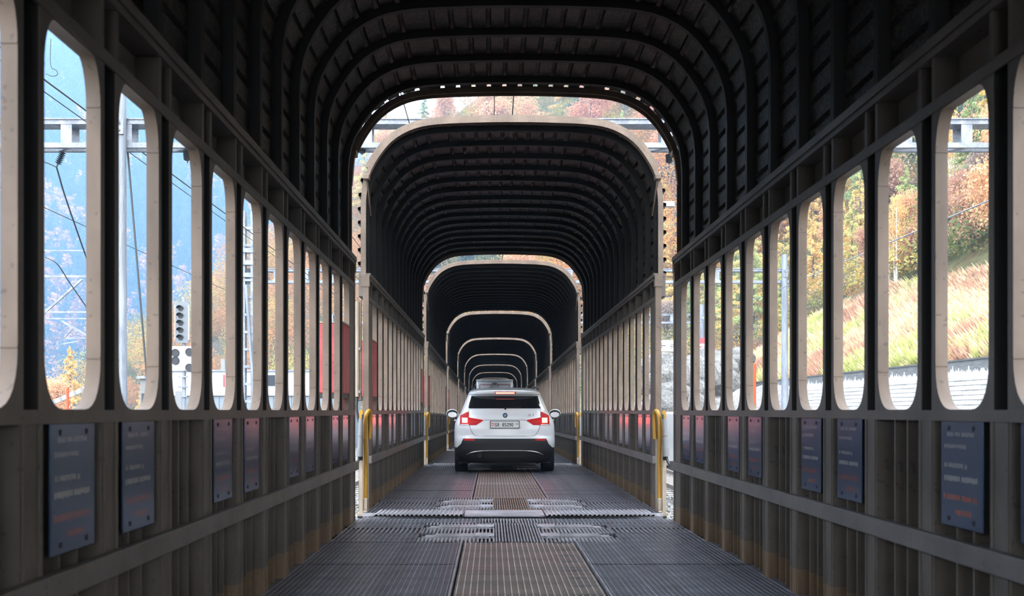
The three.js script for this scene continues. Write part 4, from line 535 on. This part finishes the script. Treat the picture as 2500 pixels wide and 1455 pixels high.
// lattice mast carrying the far end of the second gantry
{
  const m = thing('lattice_mast', 'pale lattice mast standing left of the second gantry', 'mast', [-9.85, -1.03, -40.2]), H = 10.2, put = (n, g) => mesh(n, g, M.galv, m);
  for (const s of [-1, 1]) { put('mast_leg', [box(s * 0.16 - 0.05, s * 0.16 + 0.05, 0, H, -0.15, 0.15)]); }
  for (let y = 0.4; y < H; y += 0.7) put('batten', [box(-0.2, 0.2, y - 0.05, y + 0.05, -0.17, -0.13), box(-0.2, 0.2, y - 0.05, y + 0.05, 0.13, 0.17)]);
  put('brace', [bar([0.42, 0.6, 0.25], [-0.05, 7.2, 0.25], 0.06, 0.06, 8)]); for (const y of [7.6, 8.1, 8.6]) put('clamp_band', [box(-0.26, 0.26, y - 0.09, y + 0.09, -0.2, 0.22)]);
}
// far lattice beams at the left edge
function lattice(name, label, z, pts) { const g = thing(name, label, 'lattice beam', [0, 0, 0]); for (const [n, a, b, w] of pts) mesh(n, [beam(at(...a, z), at(...b, z), w)], M.galv, g); return g; }
lattice('lattice_beam', 'upper pale lattice beam seen through the second left window', 34, [['top_rail', [-60, 612], [262, 612], 0.035], ['chord', [-60, 675], [262, 675], 0.075], ['diagonal', [108, 764], [200, 682], 0.07], ['diagonal', [30, 682], [108, 764], 0.07], ['chord', [-60, 762], [262, 762], 0.055], ['hanger', [255, 612], [255, 762], 0.05], ['hanger', [-50, 612], [-50, 762], 0.05], ['support_leg', [258, 675], [258, 1150], 0.12]]);
lattice('lattice_beam', 'lower pale lattice beam seen through the second left window', 36, [['chord', [-60, 778], [262, 778], 0.055], ['diagonal', [150, 783], [220, 824], 0.06], ['diagonal', [220, 824], [262, 783], 0.06], ['chord', [155, 826], [262, 826], 0.05], ['diagonal', [156, 826], [176, 802], 0.05], ['support_leg', [250, 778], [250, 1140], 0.12], ['side_arm', [146, 841], [192, 833], 0.04]]);
{
  // insulator strings and cantilever wires under the first gantry
  const ins = (label, a, b) => { const g = thing('insulator', label, 'insulator', [a.x, a.y, a.z]), d = b.clone().sub(a), pts = []; const core = mesh('rod', [bar(new THREE.Vector3(), d.clone(), 0.015, 0.015, 6)], M.wire, g); for (let i = 1; i < 8; i++) { const p = d.clone().multiplyScalar(i / 8 * 0.75 + 0.1), q = d.clone().normalize().multiplyScalar(0.03); mesh('shed', [bar(p, p.clone().add(q), 0.075, 0.03, 12)], M.wire, core); } };
  ins('dark slanting insulator under the gantry, second left window', at(157, 363, 20), at(138, 408, 20)); ins('dark hanging insulator under the gantry, fourth left window', at(454, 362, 20), at(458, 398, 20)); ins('insulator beside the right edge of the nearest gantry', at(1633, 372, 20), at(1634, 402, 20)); ins('pale insulator hanging at the left shoulder of the second wagon', at(884, 352, 20), at(884, 378, 20));
  const wire = (name, label, r, ...pts) => tag(mesh(name, [tube(pts, r, Math.max(12, pts.length * 8), 5)], M.wire), label, 'wire');
  wire('stay_wire', 'kinked stay wire running down from the slanting insulator', 0.016, at(138, 408, 20), at(143, 425, 20.2), at(156, 470, 20.6), at(185, 555, 21.4), at(215, 640, 22.3), at(250, 735, 23)); wire('stay_wire', 'thin stay wire left of the slanting insulator', 0.012, at(60, 380, 20), at(112, 397, 20), at(138, 408, 20)); wire('stay_wire', 'kinked stay wire crossing the lattice beams', 0.014, at(110, 628, 25), at(135, 640, 25), at(170, 690, 25.5), at(225, 770, 26.5)); wire('guy_wire', 'dark guy wire slanting down beside the grey mast', 0.022, at(311, 360, 20.3), at(362, 960, 20.3)); wire('dropper_loop', 'looped dropper wire at the top of the second left window', 0.006, at(124, 95, 14), at(126, 165, 14), at(138, 172, 14), at(140, 182, 14), at(128, 186, 14), at(112, 180, 14));
  const run = (label, X, Y, r, z0 = 6, z1 = 190) => tag(mesh('overhead_wire', [bar([X, EYE + Y, -z0], [X, EYE + Y, -z1], r, r, 6)], M.wire), label, 'wire');
  run('overhead wire highest in the second left window', -7.4, 5.48, 0.016); run('thin overhead wire just below the highest one on the left', -7.5, 5.35, 0.01); run('contact wire above the left track', -4.2, 4.15, 0.011); run('carrying wire above the left track', -4.25, 5.3, 0.011); run('contact wire above the train', 0.30, 4.25, 0.009); run('carrying wire above the train', 0.05, 5.3, 0.009); run('carrying wire left of the train roof', -1.4, 4.9, 0.009); run('overhead wire on the left, farthest out', -11, 5.0, 0.012);
  tag(mesh('overhead_wire', [bar([11, EYE + 4.65, -14], [11, EYE + 4.65, -150], 0.018, 0.018, 6)], M.copper), 'pale cable crossing the right hillside', 'wire');
}
// signal left of the train
{
  const p = at(447, 1003, 30), s = thing('railway_signal', 'grey railway signal with louvred board and round lamps', 'signal', [p.x, -1.03, -30]), Y = (py) => EYE + (VY - py) * 30 / FPX + 1.03, put = (n, g, m, q = s) => mesh(n, g, m, q);
  put('post', [bar([0.03, 0, 0], [0.03, Y(728), 0], 0.065, 0.055, 12)], M.galv);
  const sh = new THREE.Shape(), w = 0.21, y0 = Y(838), y1 = Y(738); sh.moveTo(-w, y0 + 0.1); sh.quadraticCurveTo(-w, y0, -w + 0.1, y0); sh.lineTo(w - 0.1, y0); sh.quadraticCurveTo(w, y0, w, y0 + 0.1); sh.lineTo(w, y1 - 0.12); sh.quadraticCurveTo(w, y1, w - 0.12, y1); sh.lineTo(-w + 0.12, y1); sh.quadraticCurveTo(-w, y1, -w, y1 - 0.12); const e = new THREE.ExtrudeGeometry(sh, { depth: 0.03, bevelEnabled: false }); e.translate(0, 0, 0.08); const b = put('louvre_board', [boxUV(e)], std(lin(0.17, 0.19, 0.205), 0.6)); put('board_rim', [box(-w - 0.01, -w + 0.02, y0 + 0.1, y1 - 0.1, 0.07, 0.13), box(w - 0.02, w + 0.01, y0 + 0.1, y1 - 0.1, 0.07, 0.13)], M.white, b);
  for (let k = 0; k < 5; k++) { const y = lerp(y0 + 0.16, y1 - 0.2, k / 4); put('lamp_hood', [new THREE.CylinderGeometry(0.09, 0.09, 0.16, 14, 1, true, 0, Math.PI).rotateZ(Math.PI / 2).rotateY(Math.PI / 2).translate(-0.04, y, 0.18), new THREE.CircleGeometry(0.085, 16).translate(-0.04, y, 0.115)], M.dark, b); }
  const y2 = Y(906), y3 = Y(846), lb = put('lamp_board', [rbox(-0.34, 0.30, y2, y3, 0.07, 0.12, 0.02)], M.white); for (const [x, y] of [[432, 862], [432, 881], [466, 860], [466, 898]]) put('round_lamp', [new THREE.CylinderGeometry(0.115, 0.115, 0.06, 24).rotateX(Math.PI / 2).translate((x - 447) * 30 / FPX, Y(y), 0.14), new THREE.TorusGeometry(0.108, 0.012, 8, 24).translate((x - 447) * 30 / FPX, Y(y), 0.17)], M.dark, lb);
  for (const py of [920, 945, 968]) put('step', [box(-0.12, 0.14, Y(py) - 0.02, Y(py) + 0.02, 0.02, 0.1)], M.galv);
}
// low white shed on the left
{
  const z = 56, X = (px) => (px - VX) * z / FPX, Y = (py) => EYE + (VY - py) * z / FPX + 1.03, b = thing('shed', 'low white shed with a dark sign beside the left track', 'building', [0, -1.03, -z]), put = (n, g, m, q = b) => mesh(n, g, m, q), wall = std(lin(0.2, 0.235, 0.26), 0.8);
  put('lower_wall', [box(X(415), X(835), 0, Y(966), -8, 0)], wall); put('fascia', [box(X(412), X(838), Y(966), Y(905), -8.3, 0.15)], M.white); put('roof_edge', [box(X(410), X(840), Y(907), Y(903), -8.4, 0.25)], M.galv); put('annex', [box(X(336), X(415), 0, Y(922), -9, -0.4)], std(lin(0.2, 0.2, 0.19), 0.8)); put('annex_roof', [box(X(330), X(418), Y(924), Y(918), -9.2, -0.2)], M.galv);
  for (let px = 470; px < 830; px += 22) put('wall_panel', [box(X(px) + 0.02, X(px + 22) - 0.02, 0.2, Y(968), 0, 0.04)], wall);
  put('window', [box(X(340), X(356), Y(986), Y(960), -0.42, -0.36)], M.dark); put('door', [box(X(430), X(446), Y(1000), Y(955), 0.02, 0.17)], M.greyPlastic); put('red_panel', [box(X(547), X(551), Y(944), Y(915), 0.15, 0.2)], M.red); put('roof_unit', [box(X(520), X(530), Y(903), Y(873), -2, -1.6)], M.greyPlastic);
  const c = document.createElement('canvas'); c.width = c.height = 64; const x = c.getContext('2d'); x.fillStyle = '#20262e'; x.fillRect(0, 0, 64, 64); x.fillStyle = '#e8e8e8'; x.font = 'bold 26px sans-serif'; x.fillText('k', 4, 28); x.fillText('s', 4, 54); const t = new THREE.CanvasTexture(c); t.colorSpace = THREE.SRGBColorSpace; const g = new THREE.PlaneGeometry(X(672) - X(648), Y(917) - Y(941)); g.translate((X(648) + X(672)) / 2, (Y(917) + Y(941)) / 2, 0.2); put('sign', [g], std(lin(0.9, 0.9, 0.9), 0.6, 0, { map: t })); put('sign_back', [box(X(647), X(673), Y(942), Y(916), 0.14, 0.195)], M.dark);
}
// snow poles
for (const [px, py, z, l] of [[1842, 888, 34, 'orange snow pole in front of the right retaining wall'], [165, 946, 40, 'orange snow pole low in the second left window']]) { const p = at(px, py, z), o = thing('snow_pole', l, 'pole', [p.x, -1.03, -z]); mesh('pole', [bar([0, 0, 0], [0, p.y + 1.03, 0], 0.055, 0.055, 12)], M.orange, o); mesh('pole_cap', [bar([0, p.y + 1.03, 0], [0, p.y + 1.05, 0], 0.05, 0.03, 12)], M.orange, o); }
{ const p = at(155, 972, 46), o = thing('barrier', 'white striped barrier boom low in the second left window', 'barrier', [p.x, -1.03, -46], 0); mesh('stand', [box(-0.9, -0.7, 0, 2.5, -0.1, 0.1)], M.galv, o); const b = mesh('boom', [beam(new THREE.Vector3(-0.9, 2.3, 0.12), new THREE.Vector3(1.4, 3.3, 0.12), 0.08, 0.2)], M.white, o); for (let k = 0; k < 7; k++) { const t = k / 7 + 0.05, a = new THREE.Vector3(-0.9, 2.3, 0.12).lerp(new THREE.Vector3(1.4, 3.3, 0.12), t), c = new THREE.Vector3(-0.9, 2.3, 0.12).lerp(new THREE.Vector3(1.4, 3.3, 0.12), t + 0.06); mesh('stripe', [beam(a, c, 0.09, 0.21)], M.greyPlastic, b); } }
// lamp post, arrow board and round sign in the gap on the right
{
  const z = 47, p = at(1609, 500, z), l = thing('lamp_post', 'tall lamp post with a flat white head in the right gap', 'lamp post', [p.x, -1.03, -z]); mesh('post', [bar([0, 0, 0], [0, p.y + 1.0, 0], 0.1, 0.07, 10)], M.galv, l); mesh('lamp_head', [rbox(-0.22, 0.72, p.y + 0.93, p.y + 1.17, -0.15, 0.15, 0.03)], M.white, l);
  const z2 = 38.5, c = document.createElement('canvas'); c.width = 256; c.height = 112; const x = c.getContext('2d'); x.fillStyle = '#f2f2f0'; x.fillRect(0, 0, 256, 112); x.strokeStyle = x.fillStyle = '#15181c'; x.lineWidth = 9; x.beginPath(); x.moveTo(34, 56); x.lineTo(96, 56); x.stroke(); x.beginPath(); x.moveTo(58, 34); x.lineTo(34, 56); x.lineTo(58, 78); x.stroke();
  x.lineWidth = 6; x.beginPath(); x.arc(160, 74, 11, 0, 7); x.stroke(); x.beginPath(); x.arc(214, 74, 11, 0, 7); x.stroke(); x.fillRect(142, 58, 34, 6); x.fillRect(178, 30, 46, 34); x.beginPath(); x.moveTo(142, 60); x.lineTo(150, 42); x.lineTo(176, 42); x.lineTo(176, 60); x.stroke();
  const t = new THREE.CanvasTexture(c); t.colorSpace = THREE.SRGBColorSpace; const a = at(1603, 857, z2), b = at(1662, 831, z2), s = thing('arrow_sign', 'white road sign with left arrow and lorry symbol', 'sign', [(a.x + b.x) / 2, -1.03, -z2]), w = b.x - a.x, h = b.y - a.y, cy = (a.y + b.y) / 2 + 1.03; const g = new THREE.PlaneGeometry(w, h); g.translate(0, cy, 0.02); mesh('sign_face', [g], std(lin(0.95, 0.95, 0.95), 0.6, 0, { map: t }), s); mesh('sign_panel', [box(-w / 2 - 0.02, w / 2 + 0.02, cy - h / 2 - 0.02, cy + h / 2 + 0.02, -0.02, 0.015)], M.galv, s); for (const q of [-0.3, 0.3]) mesh('sign_leg', [bar([q, 0, -0.05], [q, cy, -0.05], 0.035, 0.035, 8)], M.galv, s);
  const z3 = 57, q = at(1718, 842, z3), r = thing('round_sign', 'red round sign beside the third gantry mast', 'sign', [q.x, -1.03, -z3]); const dd = mesh('disc', [new THREE.CylinderGeometry(0.42, 0.42, 0.03, 32).rotateX(Math.PI / 2).translate(0, q.y + 1.03, 0)], M.red, r); mesh('white_bar', [box(-0.28, 0.28, q.y + 0.95, q.y + 1.1, 0.012, 0.02)], M.white, dd); mesh('sign_leg', [bar([0, 0, -0.05], [0, q.y + 1.0, -0.05], 0.04, 0.04, 8)], M.galv, r);
  const z4 = 44, u = at(1702, 905, z4), st = thing('striped_post', 'red and white striped post right of the wagon gap', 'post', [u.x, -1.03, -z4]); for (let k = 0; k < 7; k++) { const y = (u.y + 1.03) * k / 7; mesh('band', [bar([0, y, 0], [0, y + (u.y + 1.03) / 7, 0], 0.06, 0.06, 10)], k % 2 ? M.white : M.red, st); }
}
// boulders
{
  const R = rng(951), rock = std(lin(0.5, 0.5, 0.49), 0.9, 0, { map: gravelTex, bumpMap: grainTex, bumpScale: 0.03 });
  const mk = (seed) => { const g = mergeVertices(new THREE.IcosahedronGeometry(1, 3).deleteAttribute('uv').deleteAttribute('normal')), P = g.attributes.position, v = new THREE.Vector3(); for (let i = 0; i < P.count; i++) { v.fromBufferAttribute(P, i); const n = 0.72 + 0.5 * fbm(v.x * 1.3 + seed * 7 + 9, v.y * 1.3 + v.z * 1.1 + 5, 0, seed, 3); v.multiplyScalar(n); v.x = Math.round(v.x * 5) / 5 * 0.5 + v.x * 0.5; v.y = Math.round(v.y * 4) / 4 * 0.4 + v.y * 0.6; P.setXYZ(i, v.x, v.y * 0.75, v.z); } const q = toCreasedNormals(g, 0.5); q.computeVertexNormals(); return boxUV(q); };
  const vs = [mk(1), mk(2), mk(3), mk(4)];
  const list = [[1618, 905, 46, 1.1], [1640, 925, 44, 0.9], [1612, 945, 43, 0.9], [1636, 965, 42, 0.8], [1612, 985, 41, 0.7], [1640, 1000, 40, 0.7], [1664, 955, 45, 1.0], [1690, 965, 46, 1.0], [1722, 890, 56, 1.1], [1748, 885, 55, 0.9], [1790, 878, 55, 0.8], [1812, 872, 55, 0.8], [1760, 905, 53, 1.0], [1725, 925, 52, 1.2], [1700, 920, 50, 1.2], [1625, 975, 44, 1.1], [1655, 990, 43, 1.1], [1760, 940, 51, 1.2]];
  list.forEach(([px, py, z, r], i) => { const p = at(px, py, z), m = mesh('boulder', vs[i % 4], rock); m.position.copy(p); m.scale.setScalar(r); m.rotation.set(R() * 0.6, R() * 6, R() * 0.6); m.userData.pile = i < 8 || i === 15 || i === 16; }); for (const pile of [true, false]) { const L = scene.children.filter((o) => o.userData.pile === pile).sort((a, b) => b.position.y - a.position.y); L.forEach((o, i) => { delete o.userData.pile; tag(o, `${ordinal(i)} highest grey boulder ${pile ? 'in the rock pile right of the wagon gap' : 'heaped below the larches at right'}`, 'boulder', pile ? 'boulders in the gap pile' : 'boulders below the larches'); }); }
  tag(mesh('rubble_bank', [grid(30, 16, (u, v) => { const X = lerp(6.6, 13.9, u), Z = lerp(39.5, 62, v); return [X, -1.05 + sstep(0, 0.25, u) * sstep(0, 0.35, v) * (2.1 + 1.3 * u) + (fbm(X, Z, 0, 961, 3) - 0.5) * 0.8 * sstep(0, 0.2, u), -Z]; }, [7, 22])], std(lin(0.4, 0.4, 0.39), 0.95, 0, { map: gravelTex })), 'bank of grey rubble under the boulders', 'rubble', null, 'structure');
}
// white van parked beyond the gap on the right
{
  const z = 33, v = thing('van', 'white van partly seen in the gap at right', 'van', [6.55 + 0.55, -1.03, -z + 0], 0), put = (n, g, m, p = v) => mesh(n, g, m, p);
  const sh = new THREE.Shape(); for (const [i, q] of [[0, 0.35], [0, 1.2], [0.25, 1.95], [0.45, 2.0], [3.2, 2.0], [3.9, 1.2], [4.6, 1.0], [4.7, 0.4]].entries()) i ? sh.lineTo(...q) : sh.moveTo(...q); const e = new THREE.ExtrudeGeometry(sh, { depth: 1.6, bevelEnabled: true, bevelSize: 0.08, bevelThickness: 0.08, bevelSegments: 3 }); e.rotateY(Math.PI / 2); e.translate(-0.8, 0, 0); put('body', [boxUV(e)], carPaint); put('rear_window', [rbox(-0.65, 0.65, 1.3, 1.85, -0.02, 0.12, 0.02)], carGlass); for (const s of [-1, 1]) { put('tail_lamp', [rbox(s * 0.76 - 0.06, s * 0.76 + 0.06, 0.8, 1.2, 0.05, 0.1, 0.01)], lampRed); put('door_mirror', [rbox(s * 1.0 - 0.1, s * 1.0 + 0.1, 1.25, 1.5, -3.2, -3.05, 0.04)], carBlack); for (const q of [-0.9, -3.8]) put('wheel', [bar([s * 0.66, 0.33, q], [s * 0.86, 0.33, q], 0.33, 0.33, 24)], tyre); } put('bumper', [rbox(-0.85, 0.85, 0.35, 0.65, 0.0, 0.12, 0.03)], carBlack);
}

scene.traverse((o) => { if (o.isMesh) o.castShadow = o.receiveShadow = true; });
renderer.render(scene, camera);
